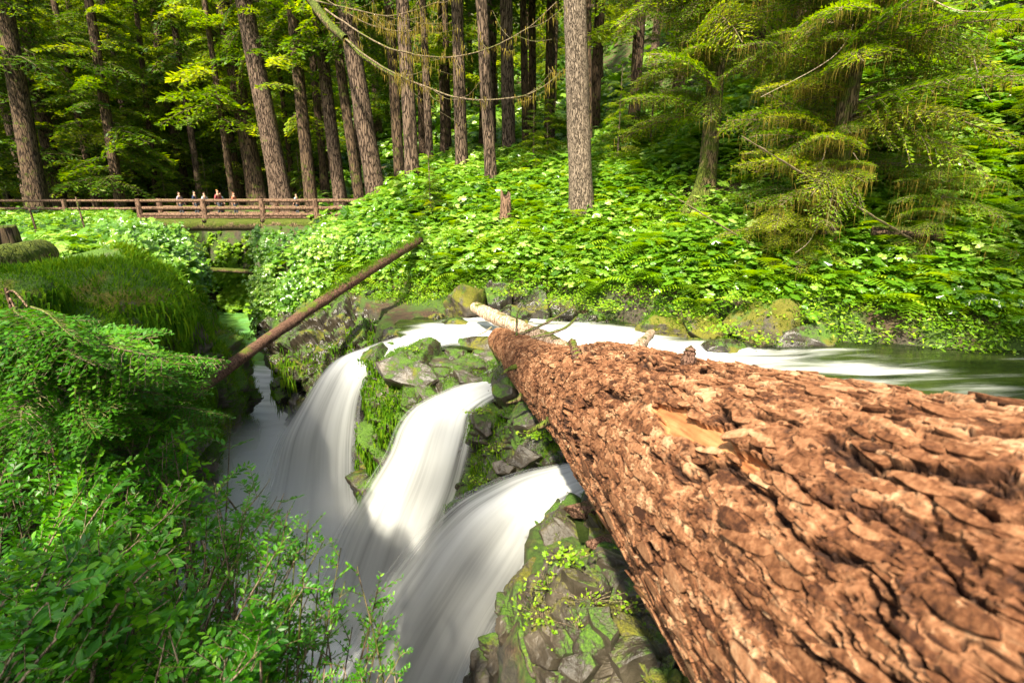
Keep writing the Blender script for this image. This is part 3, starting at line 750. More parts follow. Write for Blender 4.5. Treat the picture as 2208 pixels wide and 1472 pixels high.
def build_log():
    tt = np.concatenate([np.linspace(0, 3, 330, endpoint=False), np.linspace(3, 8, 850, endpoint=False), np.linspace(8, 10, 60)])
    k = np.arange(len(LC))
    cen = catmull(LC, 601); rad = catmull(LR[:, None], 601)[:, 0]; src = np.linspace(0, 10, 601)
    cen = np.stack([np.interp(tt, src, cen[:, i]) for i in range(3)], 1); rad = np.interp(tt, src, rad)
    n, m = len(tt), 760
    ax = unit(np.gradient(cen, axis=0))
    up = np.array((0, 0, 1.0)); sx_ = unit(np.cross(ax, up)); uz = np.cross(sx_, ax)
    ph = np.linspace(-np.pi / 2, 1.5 * np.pi, m, endpoint=False)
    D = np.cos(ph)[None, :, None] * sx_[:, None] + np.sin(ph)[None, :, None] * uz[:, None]
    ln = np.concatenate([[0], np.cumsum(np.linalg.norm(np.diff(cen, axis=0), axis=1))])
    base = cen[:, None] + rad[:, None, None] * D
    U = np.broadcast_to(ln[:, None], (n, m)).ravel(); W = (ph[None] * rad[:, None]).ravel()
    q = np.stack([U, W, np.zeros_like(U)], 1)
    wq = q + .05 * np.stack([fbm(q * 6, 2, 1), fbm(q * 6, 2, 2), U * 0], 1) + .012 * np.stack([fbm(q * 30, 2, 4), fbm(q * 30, 2, 5), U * 0], 1)
    def plates(lx, ly, s):
        f1, f2, r, dv = worley(wq * np.array((1 / lx, 1 / ly, 0)), s, False)
        return r, np.clip((f2 - f1), 0, 1), dv
    r1, e1, d1 = plates(.17, .06, 2)
    r2, e2, d2 = plates(.06, .026, 3)
    coarse = sstep(2.6, 5.2, U)                         # the nearer bark is coarser
    sx1 = np.array((3.4, 10.0, 1)); sx2 = np.array((9.0, 26.0, 1))
    nA_ = fbm(wq * sx1, 5, 61, .62) * 3.4 + (r1[:, 0] - .5) * 1.5
    nB_ = fbm(wq * sx2, 4, 67, .6) * 2.4 + (r2[:, 0] - .5) * 1.3
    def terrace(x):
        f = np.floor(x); g = x - f; return f + sstep(.0, .16, g) + .18 * g
    tA, tB = terrace(nA_), terrace(nB_)
    fA, fB = nA_ - np.floor(nA_), nB_ - np.floor(nB_)
    h = .0085 * tA * (.45 + .55 * coarse) + .004 * tB + .004 * (d1[:, 0] * (r1[:, 1] - .2) + d2[:, 1] * (r2[:, 1] - .5))
    fis = fbm(wq * np.array((1.1, 11, 1)) + 31, 4, 71, .6)
    fiss = np.exp(-(fis / .055) ** 2) * (.25 + .75 * coarse)          # long furrows along the trunk
    cr = 1.0 - (1 - .80 * np.exp(-(fA / .13) ** 2)) * (1 - .55 * np.exp(-(fB / .16) ** 2)) * (1 - .75 * fiss) * (1 - .5 * np.exp(-(e1 / .06) ** 2) * sstep(.3, .6, r1[:, 2]))
    h -= .024 * fiss + .006 * cr
    # broad knots and hollows
    h += .035 * fbm(q * np.array((.9, 1.6, 1)), 3, 8)
    bv = base.reshape(-1, 3)
    # scar of peeled bark, with a ragged rim
    c0 = (PYlog(1495, 925))
    c_u = U[np.argmin(((bv - c0) ** 2).sum(1))]; c_w = W[np.argmin(((bv - c0) ** 2).sum(1))]
    sd = np.sqrt(((U - c_u) / .40) ** 2 + ((W - c_w) / .047) ** 2) + .6 * fbm(q * 9, 3, 12) + .3 * (r2[:, 0] - .5) + .2 * (r1[:, 0] - .5)
    scar = sstep(1.02, .93, sd)
    h = h * (1 - scar) + scar * (-.018 + .006 * fbm(q * np.array((4, 60, 1)), 3, 3))
    cr = cr * (1 - scar)
    # a knot hole left of the scar
    for (ku, kv, kr, kd) in ((1235, 880, .10, .07), (1260, 760, .05, -.05), (1400, 790, .06, -.03), (1490, 1040, .07, .03)):
        k0 = PYlog(ku, kv); dk = np.sqrt(((bv - k0) ** 2).sum(1))
        h -= kd * np.exp(-(dk / kr) ** 2) - .4 * kd * np.exp(-((dk - kr * 1.5) / (kr * .5)) ** 2)
    v = bv + D.reshape(-1, 3) * h[:, None]
    # close the ends
    V = np.concatenate([v, [cen[0] - ax[0] * .12, cen[-1] + ax[-1] * .05]])
    F4 = grid_faces(n, m, True)
    j = np.arange(m); F3_ = np.concatenate([np.stack([j, (j + 1) % m, np.full(m, n * m)], 1), np.stack([(n - 1) * m + (j + 1) % m, (n - 1) * m + j, np.full(m, n * m + 1)], 1)])
    plate = np.clip(.40 * r1[:, 1] + .30 * r2[:, 2] + .14 * (np.floor(nA_) * .5 + 1.2) + .10 * (np.floor(nB_) + 1), 0, 1)
    moss = sstep(.25, -.45, np.sin(np.broadcast_to(ph[None], (n, m)).ravel())) * .5 + sstep(4.2, .6, U) * .45
    z2 = lambda a: np.concatenate([a, [0, 0]])
    return V, [F4, F3_], {"plate": z2(plate), "crack": z2(cr), "scar": z2(scar), "mossy": z2(moss), "fine": z2(U), "grain": z2(.5 + .5 * fbm(q * np.array((5, 90, 1)), 3, 91)), "furrow": z2(fiss)}, cen, ax
def PYlog(u, v):
    """where the ray of pixel (u,v) meets the log's smooth surface"""
    d = unit(ray(u, v)); best = None
    cc = catmull(LC, 400); rr = catmull(LR[:, None], 400)[:, 0]
    for t in np.linspace(.8, 12, 1400):
        p = d * t; k = np.argmin(((cc - p) ** 2).sum(1))
        if np.linalg.norm(cc[k] - p) < rr[k]: return p
    k = np.argmin([np.linalg.norm(np.cross(c, d)) for c in cc]); return cc[k]
def log_mat():
    m, nt, out = nodes("flaking_red_bark")
    tc = N(nt, "TexCoord").outputs["Object"]
    pl = attr(nt, "plate"); cr = attr(nt, "crack"); scar = attr(nt, "scar"); mo = attr(nt, "mossy")
    fine = noise_tex(nt, tc, 55, 5, .7); mid = noise_tex(nt, tc, 9, 4, .6)
    v = math_n(nt, 'ADD', math_n(nt, 'MULTIPLY', pl, .75), math_n(nt, 'MULTIPLY', math_n(nt, 'SUBTRACT', fine, .5), .9))
    v = math_n(nt, 'ADD', v, math_n(nt, 'MULTIPLY', math_n(nt, 'SUBTRACT', mid, .5), .5))
    col = ramp(nt, v, [(.12, (.042, .014, .006)), (.30, (.15, .056, .023)), (.52, (.32, .145, .070)), (.80, (.54, .325, .185))])
    col = mixc(nt, math_n(nt, 'MULTIPLY', cr, 1.3, True), col, (.022, .008, .004))
    col = mixc(nt, scar, col, ramp(nt, math_n(nt, 'ADD', math_n(nt, 'MULTIPLY', attr(nt, 'grain'), .7), math_n(nt, 'MULTIPLY', noise_tex(nt, tc, 7, 4), .4)), [(.3, (.17, .055, .02)), (.55, (.40, .16, .06)), (.85, (.58, .30, .13))]))
    mf = smoothr(nt, math_n(nt, 'ADD', mo, math_n(nt, 'MULTIPLY', math_n(nt, 'SUBTRACT', noise_tex(nt, tc, 4.5, 6, .75), .5), 1.6)), .55, .85)
    mcol = ramp(nt, fine, [(.35, (.035, .024, .008)), (.65, (.13, .10, .02))])
    col = mixc(nt, math_n(nt, 'MULTIPLY', mf, .75), col, mcol)
    p = N(nt, "BsdfPrincipled"); nt.links.new(col, p.inputs["Base Color"])
    p.inputs["Roughness"].default_value = .8; p.inputs["Specular IOR Level"].default_value = .25
    nt.links.new(bump(nt, fine, .4, .010), p.inputs["Normal"]); nt.links.new(p.outputs[0], out.inputs[0])
    return m
M['log'] = log_mat()
V, F, A, logcen, logax = build_log()
loc0 = Vector(tuple(logcen[600] - np.array((0, 0, .5))))
biglog = empty("fallen_log", loc0, label="huge fallen log with flaking reddish bark across the falls", cat="log")
lb = mesh_obj("trunk", V - np.array(loc0), F, M['log'], biglog, A, smooth=False)
def bark_flakes(n_):
    """thin curled plates of bark lying on the log"""
    r = np.random.default_rng(99); m = 760
    vv = V[:-2].reshape(-1, m, 3); nr, nc = vv.shape[:2]
    cen_ = logcen
    ii = r.integers(20, nr - 2, n_ * 3); jj = r.integers(0, nc, n_ * 3)
    # even out by length along the log
    w = np.linalg.norm(cen_[np.minimum(ii + 1, nr - 1)] - cen_[ii], axis=1); keep = r.uniform(0, 1, len(ii)) < w / w.max()
    ii, jj = ii[keep], jj[keep]
    P = vv[ii, jj]; Nn = unit(P - cen_[ii]); ok = (Nn[:, 2] > -.75) & (A["scar"][:-2].reshape(nr, nc)[ii, jj] < .3) & (A["furrow"][:-2].reshape(nr, nc)[ii, jj] < .35)
    P, Nn, ii = P[ok], Nn[ok], ii[ok]; k = len(P); ax_ = logax[ii]
    U_ = A["fine"][:-2].reshape(nr, nc)[ii, jj[ok]]
    big = .45 + .75 * sstep(2.0, 6.0, U_)
    L = np.minimum(np.exp(r.normal(math.log(.021), .62, k)), .085) * big
    up = unit(Nn + ax_ * r.normal(.03, .05, (k, 1)) + r.normal(0, .05, (k, 3)))
    X_ = unit(ax_ + r.normal(0, .13, (k, 3))); X_ = unit(X_ - (X_ * up).sum(1, keepdims=True) * up); Y_ = np.cross(up, X_)
    q = 13; an = np.arange(q) * 2 * np.pi / q
    rad = r.uniform(.68, 1.22, (k, q)); rad = (rad + np.roll(rad, 1, 1) * .6) / 1.6; asp = r.uniform(.15, .36, (k, 1))
    ring = X_[:, None] * (np.cos(an)[None] * rad * L[:, None])[..., None] + Y_[:, None] * (np.sin(an)[None] * rad * asp * L[:, None])[..., None]
    th = np.minimum((.02 + .05 * r.uniform(0, 1, k)) * L, .003) + .001
    top = P[:, None] + ring + up[:, None] * (th[:, None] * r.uniform(.5, 1.0, (k, q)))[..., None]
    low = P[:, None] + ring * .96 - up[:, None] * .010
    c = P + up * (th * 1.15)[:, None]
    VV = np.concatenate([top, low, c[:, None]], 1).reshape(-1, 3); b_ = (np.arange(k) * (2 * q + 1))[:, None]; j = np.arange(q)[None]
    f3 = np.stack([b_ + j, b_ + (j + 1) % q, b_ + 2 * q + 0 * j], -1).reshape(-1, 3)
    f4 = np.stack([b_ + j, b_ + q + j, b_ + q + (j + 1) % q, b_ + (j + 1) % q], -1).reshape(-1, 4)
    pl = np.repeat(np.clip(r.normal(.48, .14, k) + .2 * fbm(P * 3, 2, 8), 0, 1), 2 * q + 1)
    ck = np.tile(np.concatenate([np.zeros(q), np.full(q, .8), [0]]), k)
    ms = np.repeat((sstep(.25, -.45, Nn[:, 2]) * .5 + sstep(4.2, .6, U_) * .45), 2 * q + 1)
    o = mesh_obj("bark_flakes", VV - np.array(loc0), [f4, f3], M['log'], biglog, {"plate": pl, "crack": ck, "scar": pl * 0, "mossy": ms, "fine": pl * 0, "grain": pl * 0}, False)
    o["kind"] = "stuff"
bark_flakes(60000)

def curve(pts, n=20): return catmull(np.array(pts, float), n)
def stub(p0, p1, r0, r1, mat, parent, name="branch", bend=.04, seed=0, sides=10, jag=True):
    r = np.random.default_rng(seed)
    p0 = np.array(p0, float); p1 = np.array(p1, float)
    mid = (p0 + p1) / 2 + r.normal(0, 1, 3) * bend * np.linalg.norm(p1 - p0)
    pts = curve([p0, mid, p1], 24)
    a = Acc(); rad = np.linspace(r0, r1, 24) * (1 + .12 * r.normal(0, 1, 24))
    a.tube(pts, rad, sides)
    a.add(np.array([pts[-1] + unit(pts[-1] - pts[-2]) * r1 * .8] + list(a.V[0][-sides:])), np.array([(0, 1 + i, 1 + (i + 1) % sides) for i in range(sides)]))
    V, F, A_ = a.arrays(); 
    off = np.array(parent.location) if parent else 0
    return mesh_obj(name, V - off, F, mat, parent, {"rnd": A_})
stub(PYlog(1350, 768) - np.array((0, 0, .06)), PY(1405, 717, 5.3), .062, .038, M['wood_pale'], biglog, "branch", .01, 1)
stub(PYlog(1120, 722), PY(1233, 662, 8.7), .03, .014, M['bough'], biglog, "branch", .05, 2)
stub(PYlog(1145, 730), PY(1242, 685, 8.1), .032, .014, M['bough'], biglog, "branch", .06, 3)
stub(PYlog(1114, 724), PY(1125, 660, 9.0), .022, .010, M['bough'], biglog, "branch", .05, 4)
stub(PYlog(1248, 776), PYlog(1240, 776) + np.array((-.03, .02, .16)), .05, .03, M['lean'], biglog, "knot", .02, 5)
stub(PYlog(1480, 785) - np.array((0, 0, .05)), PYlog(1480, 785) + np.array((.02, .02, .07)), .04, .03, M['lean'], biglog, "knot", .02, 6)
for k, (u, v) in enumerate([(1128, 850), (1115, 790), (1188, 905)]):
    q = PYlog(u, v); stub(q, q + np.array((-.20, -.03, -.10)), .04, .012, M['bark_moss'], biglog, "root_stub", .1, 30 + k)

# smaller logs
def log_thing(name, pts, rads, mat, label, cat="log", seed=0, sides=28, n=90, rough=.10):
    r = np.random.default_rng(seed)
    c = curve(pts, n); rad = np.interp(np.linspace(0, 1, n), np.linspace(0, 1, len(rads)), rads)
    a = Acc(); a.tube(c, rad, sides); V, F, A_ = a.arrays()
    cc = np.repeat(c, sides, 0); d = unit(V - cc)
    V = V + d * (fbm(V * np.array((6, 6, 6)), 4, seed) * rough * np.repeat(rad, sides))[:, None] * 2
    k = len(V); V = np.concatenate([V, [c[0], c[-1]]])
    j = np.arange(sides)
    F3_ = np.concatenate([np.stack([(j + 1) % sides, j, np.full(sides, k)], 1), np.stack([(n - 1) * sides + j, (n - 1) * sides + (j + 1) % sides, np.full(sides, k + 1)], 1)])
    loc = c[np.argmin(c[:, 2])].copy()
    root = empty(name, loc, label=label, cat=cat)
    mesh_obj("trunk", V - loc, F + [F3_], mat, root, {"rnd": np.zeros(len(V))})
    return root, c, rad
lean, lc_, lr_ = log_thing("fallen_log", [PY(370, 885, 8.2), PY(480, 800, 9.2), PY(650, 680, 11.0), PY(790, 588, 12.6), PY(905, 518, 15.3)], [.125, .12, .115, .115, .12],
                           M['lean'], "long thin reddish log leaning across the gorge from cliff to leafy bank", seed=4)
mt, _, _ = 0, 0, 0
mk = (np.linspace(0, 1, 90) > .58)
nrm = np.tile(np.array((0, -.3, 1.0)), (90, 1)); nrm = unit(nrm)
Pm = lc_[mk] + nrm[mk] * lr_[mk][:, None]
Pm = np.repeat(Pm, 60, 0) + rng.normal(0, .05, (mk.sum() * 60, 3)) * np.array((1, 1, .5))
t = moss_tufts(Pm, np.repeat(nrm[mk], 60, 0), lean, 3000, 9, .05, thr=-1)
t.data.transform(__import__("mathutils").Matrix.Translation(-lean.location))
bleached, _, _ = log_thing("fallen_log", [PY(1025, 662, 11.6), PY(1090, 695, 10.4), PY(1180, 735, 9.0), PY(1260, 785, 7.8)], [.13, .16, .16, .15], M['wood_pale'],
                           "bleached peeling log crossing behind the big log's far end", seed=6)
stub(PY(1060, 705, 10.0), PY(1030, 722, 9.8), .02, .01, M['twig_pale'], bleached, "branch", .05, 9)
log_thing("fallen_log", [PY(1600, 438, 14.5), PY(1660, 448, 14.0), PY(1725, 462, 13.6)], [.14, .15, .12], M['wood_pale'], "sunlit splintered log lying behind the right hemlock trunk", seed=7)
log_thing("fallen_log", [PY(1690, 220, 18), PY(1760, 110, 18.5), PY(1830, 75, 19)], [.22, .22, .2], M['bark_dark'], "dark rotten log on the slope at the upper right", seed=8)
log_thing("fallen_log", [PY(1880, 498, 10.8), PY(1960, 500, 10.6), PY(2050, 512, 10.5)], [.09, .10, .09], M['bark_dark'], "dark damp log half hidden in the leaves at right", seed=9)
log_thing("fallen_log", [PY(430, 580, 24), PY(480, 582, 23), PY(545, 586, 21)], [.10, .10, .09], M['bark_moss'], "thin brown log spanning the gorge below the footbridge", seed=10)
log_thing("mossy_log", [PY(-60, 575, 6.4), PY(30, 560, 6.9), PY(95, 545, 7.6)], [.22, .22, .18], M['bark_moss'], "moss coated log end on the left bank below the stump", seed=12)
for k, (u, v, Y, s, lab) in enumerate([(1268, 1098, 4.2, .14, "split chunk of orange bark wedged beside the log above the slate"),
                                       (1312, 1168, 3.7, .12, "crumbled orange bark chunk lying on the slate under the log"),
                                       (1495, 1420, 2.4, .10, "small reddish bark scrap low between slate and log at the bottom")]):
    B("bark_chunk", PY(u, v, Y), (s * 1.3, s * .7, s * .6), lab, 'lean', 90 + k, 0, cat="bark")

# ------------------------------------------------------------ leaf templates
def palmate():
    n = 7; pts = [(0, 0, 0)]
    for k in range(2 * n + 1):
        a = math.pi * (-.82 + 1.64 * k / (2 * n)); r = (1.0 - .28 * abs(a) / math.pi) if k % 2 else .66
        pts.append((math.cos(a) * r * .5 + .0, math.sin(a) * r * .5, -.10 * r + .04 * (k % 2)))
    V = np.array(pts); V[0] = (-.04, 0, .04)
    F = np.array([(0, i, i + 1) for i in range(1, 2 * n + 1)])
    return V, F
def oval():
    V = np.array([(0, 0, 0), (.35, .22, .04), (.75, .16, .03), (1, 0, -.03), (.75, -.16, .03), (.35, -.22, .04), (.5, 0, 0)])
    F = np.array([(0, 6, 1), (1, 6, 2), (2, 6, 3), (3, 6, 4), (4, 6, 5), (5, 6, 0)])
    return V, F
PALM, OVAL = palmate(), oval()
def visible(P, margin=160):
    u, v, f = proj(P)
    return (f > .3) & (u > -margin) & (u < 2208 + margin) & (v > -margin) & (v < 1472 + margin)
def leaf_cloud(pos, up, size, tilt, seed, tmpl, rnd):
    r = np.random.default_rng(seed); n = len(pos)
    Z_ = unit(up + r.normal(0, tilt, (n, 3)))
    a = r.uniform(0, 2 * np.pi, n); t = np.stack([np.cos(a), np.sin(a), 0 * a], 1)
    X_ = unit(t - (t * Z_).sum(1, keepdims=True) * Z_); Y_ = np.cross(Z_, X_)
    return scatter(tmpl[0], tmpl[1], pos, X_, Y_, Z_, size, rnd)

def ground_cover(name, label, N_, xr, yr, dens, hgt, size, mat, tmpl, seed, per=7, spread=.35, tilt=.35, stems=True, ybias=1.0):
    """plants: each a bunch of leaves held at uneven height over the ground"""
    r = np.random.default_rng(seed)
    x = r.uniform(*xr, N_); y = yr[0] + (yr[1] - yr[0]) * r.uniform(0, 1, N_) ** ybias
    z = H(x, y)
    p = np.stack([x, y, z], 1)
    dg = poly_sd(x, y, GORGE); dr = poly_sd(x, y, RIVER)
    k = visible(p) & (z > -2.98) & (dr > -.1) & (r.uniform(0, 1, N_) < dens(x, y, z, dg, dr))
    p = p[k]; n = len(p)
    ph = hgt * r.uniform(.45, 1.25, n) * (1 + .5 * fbm(p * .6, 2, seed))
    pr_ = np.clip(.5 + .35 * fbm(p * .5, 3, seed + 1) + r.normal(0, .08, n), 0, 1)
    q = np.repeat(p, per, 0); m = len(q)
    a = r.uniform(0, 2 * np.pi, m); rr = spread * np.sqrt(r.uniform(0, 1, m))
    q = q + np.stack([np.cos(a) * rr, np.sin(a) * rr, np.repeat(ph, per) * (1 - .5 * (rr / spread) ** 2) * r.uniform(.6, 1.05, m)], 1)
    up = np.stack([np.cos(a) * .35 * rr / spread, np.sin(a) * .35 * rr / spread - .12, np.ones(m)], 1)
    V, F, A = leaf_cloud(q, up, size * r.uniform(.35, 1.3, m) * np.repeat(r.uniform(.7, 1.2, n), per), tilt, seed + 2, tmpl, np.clip(np.repeat(pr_, per) + r.normal(0, .2, m), 0, 1))
    print(name, n, "plants", len(F), "tris")
    o = mesh_obj(name, V, F, mat, attrs={"rnd": A}, smooth=False)
    return tag(o, label, kind="stuff")

# ------------------------------------------------------------ ground cover
def dn_bank(x, y, z, dg, dr):                      # broad leaves on the far bank
    s = y - np.interp(x, *YR)
    d = sstep(.1, 1.0, s) * (x > np.interp(y, *XG))
    d *= 1 - .75 * sstep(1.9, 1.0, np.hypot((x - 5.2) / 1.6, (y - 14.2) / .9)) # open dirt patch at the hemlock's foot
    d = d * (1 - .85 * sstep(7.5, 10.5, x) * sstep(12.5, 15.5, y))
    d = d * ~((y > 17) & (x / y > -.72) & (x / y < -.37))
    return d * (.55 + .45 * sstep(-.1, .25, fbm(np.stack([x * .7, y * .7, x * 0], 1), 3, 4)))
def dn_herb(x, y, z, dg, dr):
    s = y - np.interp(x, *YR)
    return sstep(-.35, .2, s) * sstep(5.5, 2.2, s) * (x > np.interp(y, *XG)) * sstep(-.9, -.3, fbm(np.stack([x, y, x * 0], 1), 3, 14))
def dn_left(x, y, z, dg, dr):
    return (x < np.interp(y, *XG)) * sstep(.15, .5, dg) * sstep(8, 10, y) * ~((y > 19) & (x / y > -.72))
def dn_moss(x, y, z, dg, dr):
    return (x < np.interp(y, *XG)) * (y < 11) * (y > 3.2)
ground_cover("broadleaf_cover", "broad palmate leaves covering the far bank in layers", 27000, (-9, 18), (8.5, 22), dn_bank, .55, .28, M['club'], PALM, 201, 6, .40, .22)
ground_cover("broadleaf_cover", "broad leafy understory deeper in the woods", 16000, (-40, 34), (17, 46), dn_bank, .7, .42, M['club'], PALM, 202, 6, .6, .3)
ground_cover("broadleaf_cover", "dark undergrowth on the far hillside between distant trunks", 15000, (-90, 90), (42, 95), dn_bank, 1.2, 1.1, M['club'], PALM, 206, 6, 1.4, .4)
ground_cover("herb_cover", "fine bright herbs hanging over the river bank", 15000, (-6, 16), (8.5, 16), dn_herb, .26, .085, M['herb'], OVAL, 203, 26, .26, .5)
ground_cover("broadleaf_cover", "broad leaves carpeting the bank left of the gorge", 20000, (-34, -5), (8, 34), dn_left, .45, .26, M['club'], PALM, 204, 6, .34, .3)
ground_cover("grass_cover", "short grassy moss on the left cliff top", 3500, (-11, -2.5), (3.2, 11), dn_moss, .08, .045, M['herb'], OVAL, 205, 60, .22, .7)

def fern_cover(name, label, N_, xr, yr, dens, seed, size=.5):
    r = np.random.default_rng(seed); x = r.uniform(*xr, N_); y = r.uniform(*yr, N_); z = H(x, y); p = np.stack([x, y, z], 1)
    k = visible(p) & (z > -2.95) & (r.uniform(0, 1, N_) < dens(x, y, z, poly_sd(x, y, GORGE), poly_sd(x, y, RIVER)) * .9); p = p[k]
    V1, n1 = [], 14
    for j in range(n1):                                  # one frond: arching rib with pairs of narrow pinnae
        t = (j + 1) / n1; c = np.array((t, 0, .75 * t - .85 * t * t)); w = .26 * math.sin(math.pi * (t * .86 + .08)) ; h_ = .030
        for sg in (-1, 1): V1 += [c + (-h_, 0, 0), c + (h_, 0, 0), c + (.06 + h_ * .3, sg * w, -.05), c + (.06 - h_ * .3, sg * w, -.05)]
    tV = np.array(V1); tF = np.arange(len(tV)).reshape(-1, 4); nf = 9
    q = np.repeat(p, nf, 0) + np.array((0, 0, .05)); m = len(q); a = np.tile(np.arange(nf) * 2 * np.pi / nf, len(p)) + r.normal(0, .25, m); tl = r.uniform(-.1, .5, m)
    X_ = np.stack([np.cos(a) * np.cos(tl), np.sin(a) * np.cos(tl), np.sin(tl)], 1); Y_ = np.stack([-np.sin(a), np.cos(a), 0 * a], 1); Z_ = np.cross(X_, Y_)
    V, F, A_ = scatter(tV, tF, q, X_, Y_, Z_, size * r.uniform(.5, 1.3, m), np.clip(r.normal(.6, .2, m), 0, 1))
    return tag(mesh_obj(name, V, F, M['herb'], attrs={"rnd": A_}, smooth=False), label, kind="stuff")
fern_cover("fern_cover", "ferns arching up among the broad leaves of the far bank", 2600, (-5, 14), (9, 24), dn_bank, 211, .75)
fern_cover("fern_cover", "ferns along the edge of the left bank", 900, (-20, -5), (8, 22), dn_left, 212, .6)
# leaves hanging on the gorge walls (right wall of the slot and its far end)
def wall_cover(name, label, quads, N_, size, mat, tmpl, seed, depth=.5):
    r = np.random.default_rng(seed); P = []; 
    for (c0, c1, c2, c3) in quads:
        a, b, c, d = (PY(*k) for k in (c0, c1, c2, c3))
        s, t = r.uniform(0, 1, (N_, 1)), r.uniform(0, 1, (N_, 1))
        P.append(a * (1 - s) * (1 - t) + b * s * (1 - t) + c * s * t + d * (1 - s) * t)
    P = np.concatenate(P); P = P + fbm(P * .9, 3, seed)[:, None] * np.array((0, -depth, .1)) + r.normal(0, .12, P.shape)
    P = P[(fbm(P * .8, 3, seed + 2) > -.22)]
    n = len(P); up = np.tile(np.array((0, -.55, .8)), (n, 1))
    V, F, A = leaf_cloud(P, up, size * r.uniform(.5, 1.3, n), .35, seed, tmpl, np.clip(.5 + .4 * fbm(P * .7, 3, seed + 4) + r.normal(0, .15, n), 0, 1))
    return tag(mesh_obj(name, V, F, mat, attrs={"rnd": A}, smooth=False), label, kind="stuff")
wall_cover("wall_foliage", "leafy growth draping the right wall of the gorge slot",
           [((545, 500, 18.5), (720, 500, 16.5), (660, 650, 15.5), (555, 760, 17)), ((640, 520, 16), (1000, 520, 15), (980, 640, 14.6), (600, 700, 15.2))], 5200, .20, M['club'], PALM, 301)
wall_cover("wall_foliage", "sunlit leaves on the far bank of the green pool under the footbridge",
           [((380, 500, 33), (640, 500, 31.5), (570, 665, 31), (400, 660, 33)), ((385, 560, 32.5), (560, 600, 31.5), (545, 672, 31), (440, 662, 32))], 3200, .36, M['herb'], PALM, 302, 1.2)
wall_cover("wall_foliage", "leaves hanging over the top of the dark left cliff",
           [((220, 480, 12), (400, 500, 15), (420, 600, 12.5), (300, 560, 9.5)), ((380, 520, 17), (450, 560, 19), (450, 660, 17), (410, 600, 14))], 2600, .18, M['club'], PALM, 303)

def slab(parent, Vp, Np, u, v, w, d, th, seed, mat, rot=0.0, sink=.5):
    """angular flat faced block bedded in a rock's surface"""
    r = np.random.default_rng(seed); p = on_patch(Vp, u, v); k = np.argmin(((Vp - p) ** 2).sum(1))
    m = ((Vp - p) ** 2).sum(1) < .12 ** 2; n_ = unit(Np[m].mean(0)); n_ = n_ * np.sign(n_ @ -p)
    n_ = unit(n_ + np.array((0, -.1, .35)) + r.normal(0, .12, 3))
    x = unit(np.cross(n_, np.array((math.sin(rot), .3, math.cos(rot))))); y = np.cross(n_, x)
    q = int(r.integers(4, 7)); an = np.sort((np.arange(q) + r.uniform(-.28, .28, q)) * 2 * np.pi / q); rd = r.uniform(.85, 1.15, q)
    out = []
    for (sc2, hh) in ((1.06, -th), (1.04, .55 * th), (.96, .94 * th), (.80, th)):
        out.append(np.stack([p + x * math.cos(a) * w * g * sc2 + y * math.sin(a) * d * g * sc2 + n_ * (hh - sink * th * .9) for a, g in zip(an, rd)]))
    V = []
    sub = 7
    for ring in out:
        V.append(np.concatenate([ring[i] + (ring[(i + 1) % q] - ring[i]) * np.linspace(0, 1, sub, endpoint=False)[:, None] for i in range(q)]))
    m = q * sub; c = out[-1].mean(0)
    for f in (.66, .33): V.append(c + (V[3] - c) * f)
    V = np.concatenate(V + [[c]]); V = V + n_ * (fbm(V * 7, 4, seed) * .03)[:, None] + (np.stack([fbm(V * 6 + k_, 4, seed + k_) for k_ in range(3)], 1) * .035)
    F4 = grid_faces(6, m, True); j = np.arange(m)
    F3 = np.stack([5 * m + j, 5 * m + (j + 1) % m, np.full(m, 6 * m)], 1)
    mesh_obj("slab", V - np.array(parent.location), [F4, F3], M[mat], parent, smooth=False)
# small plants on the rocks
def rock_plant(i, c, n, size, spread, label, mat='herb', hgt=.05):
    r = np.random.default_rng(400 + i)
    P = r.normal(0, 1, (n, 3)) * np.array((spread, spread * .7, hgt * .6)); P[:, 2] = np.abs(P[:, 2]) + hgt * .4
    up = np.tile(np.array((0, -.2, 1.)), (n, 1))
    V, F, A = leaf_cloud(P, up, size * r.uniform(.5, 1.3, n), .45, 500 + i, OVAL if i % 2 else PALM, np.clip(r.normal(.65, .2, n), 0, 1))
    root = empty("rock_plant", c, label=label, cat="plant", group="small plants rooted in the ledge rocks")
    mesh_obj("leaves", V, F, M[mat], root, {"rnd": A}, False)
    a = Acc()
    for k in range(min(n, 40)): a.tube([(0, 0, -.03), P[k] * .5, P[k]], .0025, 3, .4)
    a.obj("stem", M['bough'], root)
def on_patch(Vp, u, v):
    pu, pv, f = proj(Vp); d = (pu - u) ** 2 + (pv - v) ** 2
    k = np.nonzero(d < 12 ** 2)[0]
    if not len(k): k = np.array([np.argmin(d)])
    return Vp[k[np.argmin(f[k])]]
